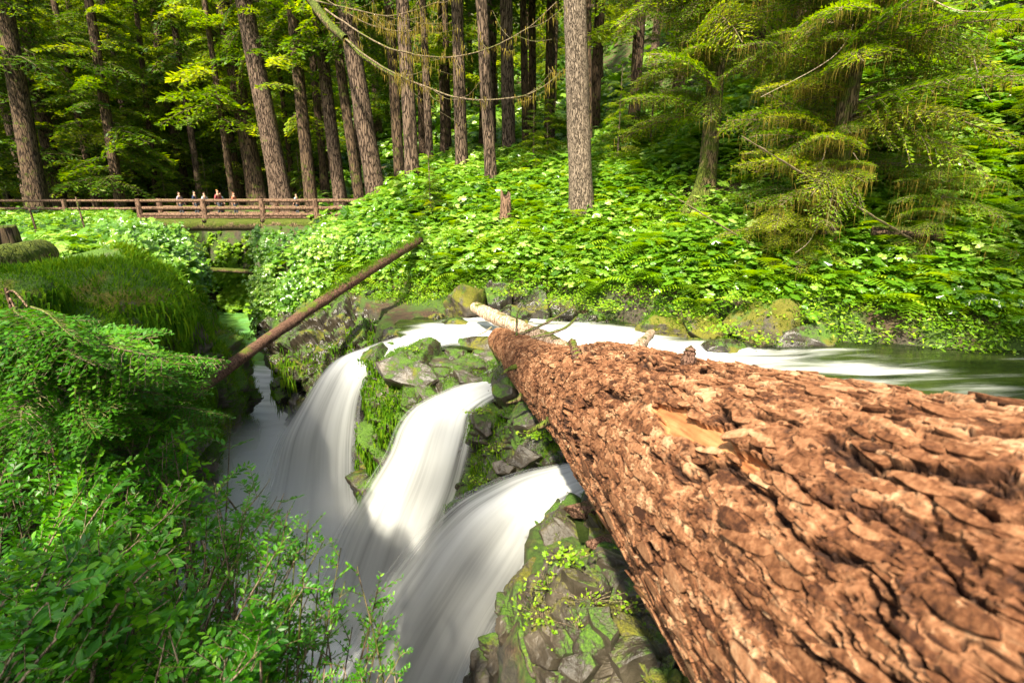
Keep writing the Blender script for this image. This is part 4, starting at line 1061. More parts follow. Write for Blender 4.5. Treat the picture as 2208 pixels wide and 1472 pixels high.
RP = [(r4V, 1228, 1200, 70, .045, .085, "bright green tuft near the top of the slate outcrop"),
      (r4V, 1170, 1265, 55, .035, .08, "sprawling sprig on the upper left of the slate outcrop"),
      (r4V, 1160, 1325, 60, .035, .10, "larger leafy patch on the left side of the slate outcrop"),
      (r4V, 1268, 1285, 40, .03, .08, "little clump between slabs in the middle of the slate"),
      (r4V, 1350, 1305, 45, .03, .09, "leafy line growing along the slate crack near the log"),
      (r4V, 1235, 1345, 30, .028, .05, "small dark clump low in the middle of the slate"),
      (r4V, 1430, 1340, 34, .028, .06, "leaves squeezed between the slate and the log's underside"),
      (r3V, 1060, 960, 60, .05, .10, "light green patch on the front of the rock below the log"),
      (r3V, 1180, 945, 150, .05, .15, "dense dark green tuft tucked beneath the big log"),
      (r3V, 1030, 1030, 60, .045, .10, "bright trailing plants at the rock's foot by the near chute"),
      (r3V, 1035, 880, 40, .05, .08, "leafy tuft on the upper corner of the rock below the log"),
      (r3V, 1250, 1062, 30, .05, .07, "small yellow green plant at the near chute's lip"),
      (midV, 905, 745, 25, .05, .07, "tiny tuft on the crest of the grey middle ledge")]
for i, (Vp, u, v, n, s_, sprd, lab) in enumerate(RP): rock_plant(i, on_patch(Vp, u, v), n, s_, sprd, lab)
for i, (u, v, Y, n, sprd, lab) in enumerate([(1590, 655, 10.3, 160, .25, "bright leafy plant draped over the left of the orange boulder"), (1700, 690, 10.0, 190, .28, "feathery green plant hanging on the orange boulder's right face"),
        (1560, 722, 9.9, 150, .22, "leafy plant growing low between the two golden boulders"), (1480, 690, 10.8, 130, .22, "herb tuft on the rounded yellow boulder"), (1640, 745, 9.6, 90, .18, "wet plant at the foot of the orange boulder"),
        (1380, 640, 12.0, 160, .28, "herb clump left of the pale sunlit boulder"), (1300, 670, 12.0, 170, .3, "herb clump hanging over the dark undercut bank"), (1210, 660, 12.2, 170, .3, "herb clump above the broken sticks"),
        (1100, 640, 12.8, 150, .28, "herb clump right of the bleached log's end"), (1780, 715, 10.1, 170, .3, "herb clump behind the dark brown boulder")]):
    rock_plant(20 + i, PY(u, v, Y), n, .075, sprd, lab, hgt=.16)

for k, (u, v, w, d, th, rot) in enumerate([(1330, 1205, .17, .10, .07, .5), (1255, 1240, .13, .08, .06, .2), (1375, 1255, .14, .10, .07, -.4), (1300, 1330, .14, .09, .07, .7),
        (1195, 1225, .10, .07, .05, 0), (1255, 1300, .10, .07, .05, 1.0), (1340, 1400, .15, .12, .08, -.2), (1120, 1290, .11, .09, .07, .4), (1085, 1340, .12, .10, .08, .9), (1160, 1400, .15, .10, .08, .3),
        (1240, 1420, .13, .10, .07, -.5), (1060, 1420, .14, .10, .09, .6), (1430, 1400, .10, .10, .06, .1), (1280, 1160, .12, .07, .06, .3), (1210, 1180, .10, .06, .05, -.3)]):
    slab(r4, r4V, r4N, u, v, w, d, th, 820 + k, 'slab', rot)
for k, (u, v, w, d, th, rot) in enumerate([(870, 792, .60, .26, .12, .3), (975, 768, .62, .24, .10, .1), (1045, 760, .40, .20, .10, -.2), (1010, 805, .40, .18, .12, .3), (915, 835, .30, .16, .10, .8)]):
    slab(midr, midV, midN, u, v, w, d, th, 850 + k, 'slab', rot, .9)
for k, (u, v, w, d, th, rot) in enumerate([(1075, 850, .26, .16, .12, .3), (1120, 900, .22, .15, .10, .1), (1050, 920, .20, .14, .10, .7), (1130, 985, .22, .14, .10, -.3), (1085, 1000, .16, .12, .09, .4)]):
    slab(r3, r3V, r3N, u, v, w, d, th, 870 + k, 'slab', rot)
# ------------------------------------------------------------ conifer boughs
def bough_template(seed, nb=16, leaf=.048, wid=.016, density=1.0, droop=.45):
    """flat hemlock spray of length 1 along +x: quads, centre line points"""
    r = np.random.default_rng(seed); P, D, S = [], [], []; lines = []
    ax = lambda t: np.array((t, .03 * math.sin(5 * t + seed), -droop * t * t))
    lines.append((np.array([ax(t) for t in np.linspace(0, 1, 7)]), .010))
    for k in range(nb):
        for sgn in (-1, 1):
            t = .12 + .86 * (k + r.uniform(0, .6)) / nb
            L = (.42 * (1 - t) + .10) * r.uniform(.75, 1.15) * (min(1, t / .25))
            a = sgn * r.uniform(.75, 1.05)
            d = np.array((math.cos(a), math.sin(a), 0))
            b0 = ax(t); nl = max(3, int(L / (leaf * .55) * density))
            seg = [b0 + d * L * s + np.array((0, 0, -.62 * L * s * s + .02 * math.sin(9 * s))) for s in np.linspace(0, 1, 4)]
            lines.append((np.array(seg), .004))
            for j in range(nl):
                s = (j + .5) / nl; q = b0 + d * L * s + np.array((0, 0, -.62 * L * s * s))
                for sg2 in (-1, 1):
                    b = a + sg2 * r.uniform(.6, 1.0)
                    dd = np.array((math.cos(b), math.sin(b), -.25 + r.normal(0, .25)))
                    P.append(q + r.normal(0, .006, 3)); D.append(dd); S.append(leaf * (1.25 - .6 * s) * r.uniform(.7, 1.3))
    P, D, S = np.array(P), unit(np.array(D)), np.array(S)
    side = unit(np.cross(D, np.array((0, 0, 1.0)) + r.normal(0, .35, D.shape)))
    w = wid
    V = np.stack([P, P + D * S[:, None] * .5 + side * w * .5, P + D * S[:, None], P + D * S[:, None] * .5 - side * w * .5], 1).reshape(-1, 3)
    return V, np.arange(len(P) * 4).reshape(-1, 4), lines
BT = [bough_template(s) for s in (1, 2, 3)]
BT_NEAR = [bough_template(s, 17, .046, .021, 1.0, .12) for s in (7, 8, 9)]
BT_FAR = [bough_template(s, 9, .12, .05, .8) for s in (4, 5, 6)]
def rotz(V, a):
    c, s = math.cos(a), math.sin(a); return V @ np.array([[c, s, 0], [-s, c, 0], [0, 0, 1]])
def put_boughs(specs, T, seed, base_r=None):
    """specs: (pos, azimuth, elevation, length, tone) -> foliage and wood arrays"""
    r = np.random.default_rng(seed); fol, wood = Acc(), Acc()
    for (p, az, el, L, tone) in specs:
        V, F, lines = T[r.integers(len(T))]
        ca, sa = math.cos(el), math.sin(el); Ry = np.array([[ca, 0, sa], [0, 1, 0], [-sa, 0, ca]])
        tw = r.normal(0, .25); Rx = np.array([[1, 0, 0], [0, math.cos(tw), math.sin(tw)], [0, -math.sin(tw), math.cos(tw)]])
        f = lambda W: rotz((W * L) @ Rx @ Ry, az) + p
        fol.add(f(V), F, np.clip(tone + r.normal(0, .10) + .13 * np.repeat(r.normal(0, 1, len(V) // 4), 4), 0, 1))
        for k, (ln, w) in enumerate(lines): wood.tube(f(ln), np.linspace(w * L, w * L * .3, len(ln)), 3 if k else 5, .5)
    return fol, wood
def crown_specs(seed, n, z0, z1, L0, taper=.85, down=-.1, tone=.45, full=None):
    r = np.random.default_rng(seed); S = []
    for i in range(n):
        t = r.uniform(0, 1) ** .9; z = z0 + (z1 - z0) * t
        L = L0 * (1 - taper * t) * r.uniform(.6, 1.15)
        az = r.uniform(0, 2 * np.pi) if full is None else full(r)
        S.append((np.array((0, 0, z)), az, down + .35 * t + r.normal(0, .12), L, tone + r.normal(0, .14)))
    return S
def strands(parent, pts, n, length, seed, w, mat, name="moss_curtain"):
    off = np.array(parent.location); o = beard(parent, pts, n, length, seed, off, w); o.name = name; o.data.materials[0] = M[mat]; return o
def by_px(Vp, box):
    pu, pv, f = proj(Vp); return Vp[(pu > box[0]) & (pu < box[2]) & (pv > box[1]) & (pv < box[3])]
strands(midr, by_px(midV, (770, 775, 865, 1080)), 5200, .16, 1, .03, 'curtain')
strands(midr, by_px(midV, (760, 770, 850, 900)), 2200, .08, 2, .03, 'curtain')
strands(r3, by_px(r3V, (1010, 890, 1090, 1060)), 1500, .09, 3, .02, 'curtain')
for k, (bx, nn_) in enumerate([((585, 760, 640, 880), 900), ((700, 740, 730, 860), 500), ((745, 700, 765, 790), 380), ((790, 690, 812, 760), 420), ((600, 740, 700, 800), 700), ((850, 655, 880, 720), 200)]):
    strands(wallr, by_px(wallV, bx), nn_, .26, 10 + k, .035, 'curtain' if k in (1, 3) else 'mossblade', "moss_streak")
strands(cliff, by_px(cliffV, (250, 540, 470, 860)), 9000, .22, 20, .03, 'curtain')
def trunk_mesh(root, base, top, r0, r1, mat, seed, sides=20, n=40, flare=.35, disp=.03, lobes=5):
    r = np.random.default_rng(seed); base = np.array(base); top = np.array(top)
    t = np.linspace(0, 1, n); c = base + (top - base) * t[:, None]
    c = c + np.stack([np.sin(t * 5 + seed), np.cos(t * 4 + seed), 0 * t], 1) * (.10 * r0) * np.sin(np.pi * t)[:, None]
    hgt = np.linalg.norm(top - base) * t
    rad = r0 + (r1 - r0) * t + r0 * flare * np.exp(-hgt / (r0 * 1.6))
    an = np.arange(sides) * 2 * np.pi / sides
    lob = 1 + flare * .5 * np.exp(-hgt / (r0 * 1.8))[:, None] * np.cos(an * lobes + seed)[None]
    V = c[:, None] + (rad[:, None] * lob)[..., None] * np.stack([np.cos(an), np.sin(an), 0 * an], -1)[None]
    V = V.reshape(-1, 3)
    V = V + unit(V - np.repeat(c, sides, 0)) * (fbm(V * np.array((5, 5, 1.2)) / max(r0, .2) * .4, 4, seed) * disp * 2)[:, None]
    return mesh_obj("trunk", V - base, grid_faces(n, sides, True), mat, root)
def tree_base(u, v, Y, dz=0.0):
    p = PY(u, v, Y); z = float(H(np.array([p[0]]), np.array([Y]))[0]); return np.array((p[0], Y, min(p[2], z) - .15))
def tree(u, v, u0, Y, wpx, mat, label, seed, height=26, v0=0, group=None, cat="tree", sides=20, flare=.3, name="conifer_tree"):
    """trunk from its foot pixel to where it leaves the frame, carried on upwards"""
    b = tree_base(u, v, Y); bt = PY(u, v, Y); tp = PY(u0, v0, Y)
    d = unit(tp - bt); top = b + d * height
    r0 = wpx / 2 * (Y * cp - bt[2] * sp) / FPX
    root = empty(name, b, label=label, cat=cat, group=group)
    near = Y < 20
    trunk_mesh(root, b, top, r0, r0 * .35, mat, seed, sides if not near else sides + 14, 60 if near else 34, flare, .02 if near else .015)
    return root, b, d, r0
def add_crown(root, d, data, rot, s=1.0):
    for k, (nm, me) in enumerate(data):
        o = bpy.data.objects.new(nm, me); C.objects.link(o); o.parent = root
        q = Vector((0, 0, 1)).rotation_difference(Vector(d))
        from mathutils import Matrix
        o.matrix_local = q.to_matrix().to_4x4() @ Matrix.Rotation(rot, 4, 'Z') @ Matrix.Scale(s, 4)
def crown_data(seed, n, z0, z1, L0, T, mat, **k):
    fol, wood = put_boughs(crown_specs(seed, n, z0, z1, L0, **k), T, seed)
    a = fol.obj("crown", M[mat], smooth=False); b = wood.obj("branches", M['bough'])
    out = [("crown", a.data), ("branches", b.data)]
    bpy.data.objects.remove(a); bpy.data.objects.remove(b)
    return out
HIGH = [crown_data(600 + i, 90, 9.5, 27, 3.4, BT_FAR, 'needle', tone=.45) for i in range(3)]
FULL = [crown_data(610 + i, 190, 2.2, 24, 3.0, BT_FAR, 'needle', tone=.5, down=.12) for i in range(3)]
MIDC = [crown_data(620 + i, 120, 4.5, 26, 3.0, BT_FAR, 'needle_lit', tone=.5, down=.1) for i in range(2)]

# trees: (foot u, v, u at top of frame, distance, width px, bark, crown set, label)
TR = [
 (75, 425, 5, 30, 40, 'bark_dark', 'H', "thick reddish brown trunk leaning at the far left above the railing"),
 (120, 408, 42, 34, 30, 'bark_dark', 'F', "dark trunk just right of the thick leftmost one"),
 (252, 412, 186, 31, 22, 'bark_dark', 'F', "slender black trunk with layered drooping boughs at left"),
 (330, 400, 285, 36, 12, 'bark_dark', 'F', "thin dark conifer behind the left end of the footbridge"),
 (500, 410, 440, 33, 14, 'bark_dark', 'M', "thin dark trunk with bare side twigs left of the thick pair"),
 (553, 405, 482, 34, 38, 'bark_dark', 'M', "thick shaded trunk behind the leaning grey brown one"),
 (608, 415, 532, 31, 44, 'bark_brown', 'H', "large leaning trunk with a reddish scar at the footbridge"),
 (662, 352, 628, 30, 28, 'bark_dark', 'M', "mid distance trunk between the two leaning brown ones"),
 (735, 428, 682, 30.5, 29, 'bark_brown', 'H', "straight brown trunk rising behind the footbridge's right half"),
 (770, 330, 722, 30, 24, 'bark_dark', 'H', "dark trunk left of the mossy leaning one"),
 (815, 402, 748, 26, 42, 'bark_brown', 'H', "mossy leaning trunk behind the footbridge's right end"),
 (858, 315, 838, 27, 24, 'bark_dark', 'H', "narrow dark trunk directly left of the knotty one"),
 (888, 338, 868, 21.5, 31, 'bark_brown', 'H', "brown trunk in the left centre rising out of ferns"),
 (925, 298, 912, 27, 17, 'bark_brown', 'H', "slim pale trunk left of the tall centre pair"),
 (963, 210, 958, 36, 16, 'bark_dark', 'M', "slim dark trunk behind the centre pair"),
 (995, 310, 986, 22, 28, 'bark_brown', 'H', "sunlit edged trunk at the left of the centre pair"),
 (1060, 338, 1042, 19.5, 27, 'bark_brown', 'H', "pale footed trunk behind the broken snag"),
 (1098, 262, 1092, 27, 30, 'bark_brown', 'H', "olive mossy trunk right of the pale footed one"),
 (1135, 190, 1132, 34, 17, 'bark_dark', 'H', "left trunk of the dark far pair at centre"),
 (1150, 185, 1150, 36, 18, 'bark_dark', 'H', "right trunk of the dark far pair at centre"),
 (1185, 150, 1188, 35, 21, 'bark_dark', 'H', "dark distant trunk left of the big pale one"),
 (1258, 432, 1245, 15.5, 51, 'bark_pale', 'H', "big pale furrowed trunk standing alone in the sunlit leaves"),
 (1277, 160, 1276, 30, 17, 'bark_dark', 'H', "dark trunk peeking out right behind the big pale one"),
 (1722, 185, 1736, 19, 30, 'bark_dark', None, "dark trunk with a mossy edge between the two hemlocks"),
 (1812, 82, 1832, 25, 30, 'bark_brown', 'M', "brown trunk on the upper right slope behind the hemlock"),
 (1905, 95, 1925, 21, 46, 'bark_dark', None, "broad dark trunk at upper right behind hanging moss"),
 (1965, 80, 1990, 22, 36, 'bark_dark', None, "second broad dark trunk at upper right behind hanging moss"),
]
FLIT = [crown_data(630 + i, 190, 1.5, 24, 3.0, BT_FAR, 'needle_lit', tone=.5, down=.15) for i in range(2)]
CS = {'H': HIGH, 'F': FULL, 'M': MIDC, 'L': FLIT}
roots = {}
for i, (u, v, u0, Y, w, bm_, cs, lab) in enumerate(TR):
    root, b, d, r0 = tree(u, v, u0, Y, w, M[bm_], lab, 700 + i)
    roots[i] = (root, b, d, r0)
    if cs: add_crown(root, d, CS[cs][i % len(CS[cs])], i * 1.3, .85 + .3 * ((i * 37) % 10) / 10)

# far forest beyond, and trees beside the frame that shade it
r = np.random.default_rng(77)
npl = 0
taken = [(roots[i][1][0], roots[i][1][1]) for i in roots]
far_lab = "distant conifer among the crowded dark trunks deep in the woods"
for k in range(3000):
    if npl >= 240: break
    y = r.uniform(29, 88); x = (r.uniform(-1.15, 1.15) if k % 3 else r.uniform(-1.1, -.4)) * y
    if poly_sd(np.array([x]), np.array([y]), GORGE)[0] < 1.5: continue
    if -22 < x < -6 and y < 36: continue
    if any((x - a) ** 2 + (y - b) ** 2 < 5.5 for a, b in taken): continue
    taken.append((x, y)); npl += 1
    b = np.array((x, y, float(H(np.array([x]), np.array([y]))[0]) - .3))
    r0 = r.uniform(.16, .42)
    root = empty("conifer_tree", b, label=far_lab, cat="tree", group="distant trunks deep in the woods")
    trunk_mesh(root, b, b + np.array((r.normal(0, .4), r.normal(0, .4), 28)), r0, r0 * .4, M['bark_dark'] if r.uniform() < .6 else M['bark_brown'], 900 + k, 12, 10, .3, .015)
    kind = 'F' if (x < -.32 * y and r.uniform() < .8) or (x > .35 * y and r.uniform() < .6) or (y > 58 and r.uniform() < .55) else ('M' if y > 50 else 'H')
    if kind == 'F' and x < 0 and k % 2: kind = 'L'
    if kind == 'H' and k % 3 == 0: kind = 'M'
    add_crown(root, (0, 0, 1), CS[kind][r.integers(len(CS[kind]))], r.uniform(0, 6.28), r.uniform(.85, 1.25))
# nearer trees at the sides of the view, some unseen and added for shade
side_trees = [(-5.9, -7.6, .4, 'F', "unseen conifer added behind the left bank to shade the shrubs"), (-10.5, -7.5, .4, 'H', "second unseen conifer added behind the left bank for shade"),  # out of view, put in to shade the lower left foliage
              (7.6, .2, .4, 'H', "unseen conifer added on the near river bank to shade the right slope"), (11.5, 2.2, .4, 'F', "second unseen conifer added on the near river bank for shade"),  # never in view, put in to darken the right slope with their shadow
              (-29, 18, .45, 'F', "conifer at the far left beyond the railing end"),
              (-14.5, 7.5, .4, 'H', "conifer on the left bank just outside the gorge shade"),
              (16, 14, .35, 'F', "dense dark hemlock at the right edge of the slope"), (13.6, 17.5, .3, 'F', "dark hemlock up the slope at the far right"),
              (19, 20, .4, 'F', "dark conifer behind the right edge hemlocks"), (20, 9, .4, 'H', "conifer right of the river bend"),
              (9.8, 23, .3, 'F', "bushy conifer up the slope behind the dark right trunk"), (5.5, 25, .28, 'M', "light green conifer between the pale trunk and the hemlock"),
              (13, 26, .35, 'F', "dark conifer high on the right slope")]
for k, (x, y, r0, kd, lab) in enumerate(side_trees):
    b = np.array((x, y, float(H(np.array([x]), np.array([y]))[0]) - .3))
    root = empty("conifer_tree", b, label=lab, cat="tree")
    trunk_mesh(root, b, b + np.array((0, 0, 26)), r0, r0 * .35, M['bark_dark'], 1500 + k, 22, 30, .3, .02)
    add_crown(root, (0, 0, 1), CS[kd][k % len(CS[kd])], k * 2.1, 1.0)

# young hemlocks filling the understory (each a thing)
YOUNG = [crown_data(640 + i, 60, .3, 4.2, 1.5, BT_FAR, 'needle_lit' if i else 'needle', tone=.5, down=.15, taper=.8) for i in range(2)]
yl = [(925, 330, 17.5, .55, "small bright sapling in front of the brown left centre trunk"), (1330, 330, 19, .8, "young hemlock right behind the big pale trunk"),
      (1400, 300, 20, 1.0, "young hemlock under the left hemlock's boughs"), (1150, 340, 20, .6, "low sapling right of the broken snag"),
      (650, 380, 33, .9, "sapling between the leaning trunks at the footbridge"), (360, 400, 35, .9, "light sapling behind the walkers on the footbridge"),
      (450, 395, 36, .8, "second sapling behind the walkers on the footbridge"), (1650, 330, 17, .8, "dark sapling on the slope between the hemlocks"),
      (2050, 380, 13, .8, "dark sapling on the slope at far right"), (2160, 420, 12, .7, "sapling at the right edge above the leaves"),
      (1180, 290, 24, .9, "sapling beneath the dark far trunk pair"), (20, 400, 32, .9, "sapling at the left edge beyond the railing"),
      (290, 380, 33, 1.1, "dark sapling at the footbridge's left end")]
for k, (u, v, Y, s, lab) in enumerate(yl):
    b = tree_base(u, v + 40, Y); root = empty("hemlock_sapling", b, label=lab, cat="sapling")
    trunk_mesh(root, b, b + np.array((0, 0, 4.5 * s)), .045 * s, .01, M['bough'], 1600 + k, 8, 12, .2, .004)
    add_crown(root, (0, 0, 1), YOUNG[k % 2], k * 1.7, s)

# ------------------------------------------------------------ the two near hemlocks
def near_hemlock(u, v, u0, Y, wpx, label, seed, specs, mat, nbeard, flare=.4):
    root, b, d, r0 = tree(u, v, u0, Y, wpx, M[mat], label, seed, 20, flare=flare)
    S = []
    for (t, az, el, L, tone) in specs:
        S.append((b + d * t, az, el, L, tone))
    fol, wood = put_boughs(S, BT, seed)
    for nm, ac, mt_, sm in (("crown", fol, 'needle_lit', False), ("branches", wood, 'bough', True)):
        V, F, A_ = ac.arrays(); mesh_obj(nm, V - b, F, M[mt_], root, {"rnd": A_}, sm)
    V, _, _ = wood.arrays()
    beard(root, V, nbeard, .30, seed, b, .008)
    return root, b, d, r0
r = np.random.default_rng(5)
def hem_specs(n, t0, t1, L0, L1, tone, azf, dn=.35):
    return [(r.uniform(t0, t1), azf(), dn + r.normal(0, .22), r.uniform(L0, L1), tone + r.normal(0, .16)) for _ in range(n)]
SW = lambda: math.pi + r.uniform(-.9, 1.5)
anyaz = lambda: r.uniform(0, 2 * math.pi)
hA = near_hemlock(1522, 432, 1556, 14.5, 36, "mossy hemlock with flared roots right of the pale trunk", 31,
                  hem_specs(60, 2.2, 8.5, 1.3, 2.9, .52, lambda: math.pi + r.uniform(-1.0, 1.3), .38) + hem_specs(44, 3.2, 9, 1.2, 2.4, .45, anyaz, .4), 'bark_moss', 8000)
hB = near_hemlock(1785, 492, 1862, 11.5, 40, "near hemlock with drooping mossy boughs at right", 32,
                  hem_specs(56, 1.0, 6.5, 1.1, 2.5, .52, lambda: math.pi + r.uniform(-.9, 1.4), .42) + hem_specs(42, 1.5, 7.5, 1.0, 2.6, .40, anyaz, .4)
                  + hem_specs(24, 2.2, 6.5, 1.6, 3.0, .38, lambda: r.uniform(-1.4, .3), .35), 'bark_moss', 14000)
for k, (rt, dd_) in enumerate([(hA[0], hA[2]), (hB[0], hB[2]), (roots[23][0], roots[23][2]), (roots[25][0], roots[25][2]), (roots[26][0], roots[26][2])]):
    add_crown(rt, dd_, HIGH[k % 3], k * 1.9, 1.05)
# buttress roots of the mossy hemlock
for k, (u1, v1, Y1, hh, ww) in enumerate([(1408, 440, 14.0, .75, .09), (1440, 446, 13.7, 1.2, .12), (1468, 450, 13.9, 1.6, .13), (1490, 452, 13.5, 1.2, .13), (1516, 452, 13.7, 1.0, .14), (1550, 448, 13.9, .8, .14), (1580, 440, 14.4, .5, .1)]):
    b = hA[1]; st = b + hA[2] * hh; e = PY(u1, v1, Y1); e[2] = min(e[2], float(H(np.array([e[0]]), np.array([e[1]]))[0]) + .05)
    m1 = st * .62 + e * .38; m1[2] = st[2] - (st[2] - e[2]) * .62; e2 = e + (e - st) * np.array((.25, .25, 0)) + np.array((0, 0, -.12))
    a = Acc(); pts = curve([st + hA[2] * .3, st, m1, e, e2], 26)
    a.tube(pts, np.interp(np.linspace(0, 1, 26), [0, .3, .7, 1], [.05, ww, ww * .9, .04]) * (1 + .05 * r.normal(0, 1, 26)), 14); V, F, A_ = a.arrays()
    mesh_obj("root", V - b, F, M['bark_moss'], hA[0], {"rnd": A_})
# bare dead twigs on the near hemlock
b = hB[1]
for k, (q0, q1, q2) in enumerate([((1848, 30, 11.2), (1800, 120, 10.4), (1640, 210, 9.6)), ((1770, 470, 11), (1745, 520, 10.5), (1715, 545, 10.2)), ((1870, 60, 11.2), (1890, 90, 10.8), (1905, 95, 10.6)),
                                  ((1785, 310, 11.2), (1765, 370, 10.9), (1740, 430, 10.8)), ((1840, 330, 11), (1850, 345, 10.8), (1857, 350, 10.7)), ((2010, 0, 9.5), (2060, 22, 9.2), (2130, 26, 9.0)), ((2100, 130, 10), (2120, 190, 9.9), (2140, 222, 9.9))]):
    a = Acc(); a.tube(curve([PY(*q0), PY(*q1), PY(*q2)], 14), np.linspace(.013, .004, 14), 5); V, F, A_ = a.arrays()
    mesh_obj("bare_twig", V - b, F, M['twig_pale'], hB[0], {"rnd": A_})

# boughs reaching in low over the sunny bank, from a third hemlock behind the leaves
hC = near_hemlock(1700, 560, 1705, 11.6, 10, "low feathery young hemlock hanging over the orange boulder", 33,
                  [(r.uniform(.1, 1.3), r.uniform(2.4, 5.6), .25 + r.normal(0, .15), r.uniform(.7, 1.5), .8) for _ in range(26)], 'bough', 500, .1)
for o in [hC[0]]:
    for c in o.children:
        if c.name.startswith("trunk"): c.scale = (1, 1, .08)
hD = near_hemlock(2040, 520, 2045, 10.6, 12, "small brownish hemlock among the shaded leaves at right", 34,
                  [(r.uniform(.1, 2.0), r.uniform(0, 6.28), .3 + r.normal(0, .15), r.uniform(.5, 1.1), .35) for _ in range(30)], 'bough', 1200, .1)
for c in hD[0].children:
    if c.name.startswith("trunk"): c.scale = (1, 1, .12)

# broken snag and stumps
def snag(u, v, Y, w, h, label, mat, seed, broken=True, name="tree_stump"):
    b = tree_base(u, v, Y); rr_ = w / 2 * Y / FPX * 1.05
    root = empty(name, b, label=label, cat="stump")
    n, s = 26, 30; t = np.linspace(0, 1, n); an = np.arange(s) * 2 * np.pi / s
    V = np.stack([np.cos(an)[None] * rr_ * (1.15 - .25 * t[:, None]), np.sin(an)[None] * rr_ * (1.15 - .25 * t[:, None]), t[:, None] * h * np.ones((1, s))], -1)
    jag = (fbm(np.stack([np.cos(an) * 1.5, np.sin(an) * 1.5, an * 0 + seed], 1), 3, seed) + .25 * np.cos(an - 2.4)) * (.35 if broken else .04)
    V[:, :, 2] *= 1 + jag[None] * t[:, None]
    V = V.reshape(-1, 3); V += unit(V * np.array((1, 1, 0))) * (fbm(V * np.array((9, 9, 2)), 3, seed) * rr_ * .2)[:, None]
    k = len(V); V = np.concatenate([V, [(0, 0, h * (.72 if broken else .97))]])
    j = np.arange(s); F3_ = np.stack([(n - 1) * s + j, (n - 1) * s + (j + 1) % s, np.full(s, k)], 1)
    mesh_obj("stump_body", V, [grid_faces(n, s, True), F3_], mat, root)
snag(1090, 378, 16, 23, 1.05, "short broken snag with a splintered red top among the leaves", M['wood_red'], 3)
snag(12, 545, 8.5, 60, .75, "dark cut stump at the left edge above the mossy log", M['bark_dark'], 4, False)
snag(1028, 600, 13.5, 10, .55, "thin pale stick of rotten wood standing above the bleached log", M['wood_pale'], 6, True, "rotten_post")

# dead sticks standing in the left leaves
for k, (a_, b_, c_, lab) in enumerate([((198, 548, 11.5), (183, 495, 11.6), (163, 425, 11.8), "crooked dead stick in the leaves before the railing"),
                                       ((72, 472, 13), (66, 458, 13), (60, 445, 13.1), "short black stick in the leaves at the left"),
                                       ((100, 950, 3.6), (103, 890, 3.7), (108, 820, 3.8), "thin reddish stem rising through the hemlock sprays")]):
    a = Acc(); pts = curve([PY(*a_) - np.array((0, 0, .4)), PY(*b_), PY(*c_)], 16); a.tube(pts, np.linspace(.03, .014, 16) * (.45 if k == 2 else 1), 7); V, F, A_ = a.arrays()
    root = empty("dead_stick", pts[0], label=lab, cat="stick"); mesh_obj("stem", V - pts[0], F, M['bark_dark'] if k < 2 else M['wood_red'], root, {"rnd": A_})

# ------------------------------------------------------------ overhanging bare branches at the top, part of the tree behind the footbridge
root, b, d, r0 = roots[8]
limb0 = b + d * 9.5
arcs = [  # main limb and its long bare shoots (u, v, Y)
    ([(640, -60, 12.5), (690, 30, 10.5), (745, 85, 9.5)], .10, .06, 'bark_moss'),
    ([(745, 85, 9.5), (800, 130, 9.2), (900, 180, 9.0), (1000, 213, 8.9), (1100, 212, 8.9), (1160, 195, 9.0), (1215, 150, 9.2)], .019, .005, 'bough'),
    ([(700, 20, 10.3), (800, 85, 9.8), (870, 112, 9.6), (960, 124, 9.5), (1050, 106, 9.5), (1130, 65, 9.6), (1200, 5, 9.8)], .017, .005, 'bough'),
    ([(670, 0, 10.9), (760, 20, 10.3), (830, 34, 10.1), (900, 20, 10.1), (945, 2, 10.2)], .015, .004, 'bough'),
    ([(735, 75, 9.6), (790, 130, 9.5), (850, 163, 9.4), (880, 170, 9.4)], .032, .018, 'bark_moss'),
    ([(690, -10, 10.6), (790, 50, 10.4), (880, 68, 10.3), (925, 42, 10.3)], .011, .003, 'bough')]
a = Acc(); a.tube(curve([limb0, (limb0 + PY(640, -60, 12.5)) / 2 + np.array((0, 0, .6)), PY(640, -60, 12.5)], 20), np.linspace(.12, .10, 20), 8)
V, F, A_ = a.arrays(); mesh_obj("limb", V - b, F, M['bark_moss'], root, {"rnd": A_})
tw_pts = []
for k, (pt, ra, rb, mt_) in enumerate(arcs):
    c = curve([PY(*q) for q in pt], 40); c = c + .02 * np.stack([fbm(c * 3 + 7 * j, 2, k + j) for j in range(3)], 1)
    a = Acc(); a.tube(c, np.linspace(ra, rb, 40), 7)
    if k in (1, 2, 3, 5):
        for q in range(16):
            i0 = r.integers(8, 39); dd = unit(c[min(i0 + 1, 39)] - c[i0 - 1]); L = r.uniform(.25, .8)
            e = c[i0] + (dd * .7 + r.normal(0, .45, 3)) * L; mid = (c[i0] + e) / 2 + np.array((0, 0, -.06))
            tw = curve([c[i0], mid, e], 8); a.tube(tw, np.linspace(rb * .9, .003, 8), 4); tw_pts.append(tw)
    V, F, A_ = a.arrays(); mesh_obj("limb" if k in (0, 4) else "bare_branch", V - b, F, M[mt_], root, {"rnd": A_})
    tw_pts.append(c[-14:] if k in (1, 2) else c[15:])
beard(root, np.concatenate(tw_pts), 1500, .13, 8, b, .012)

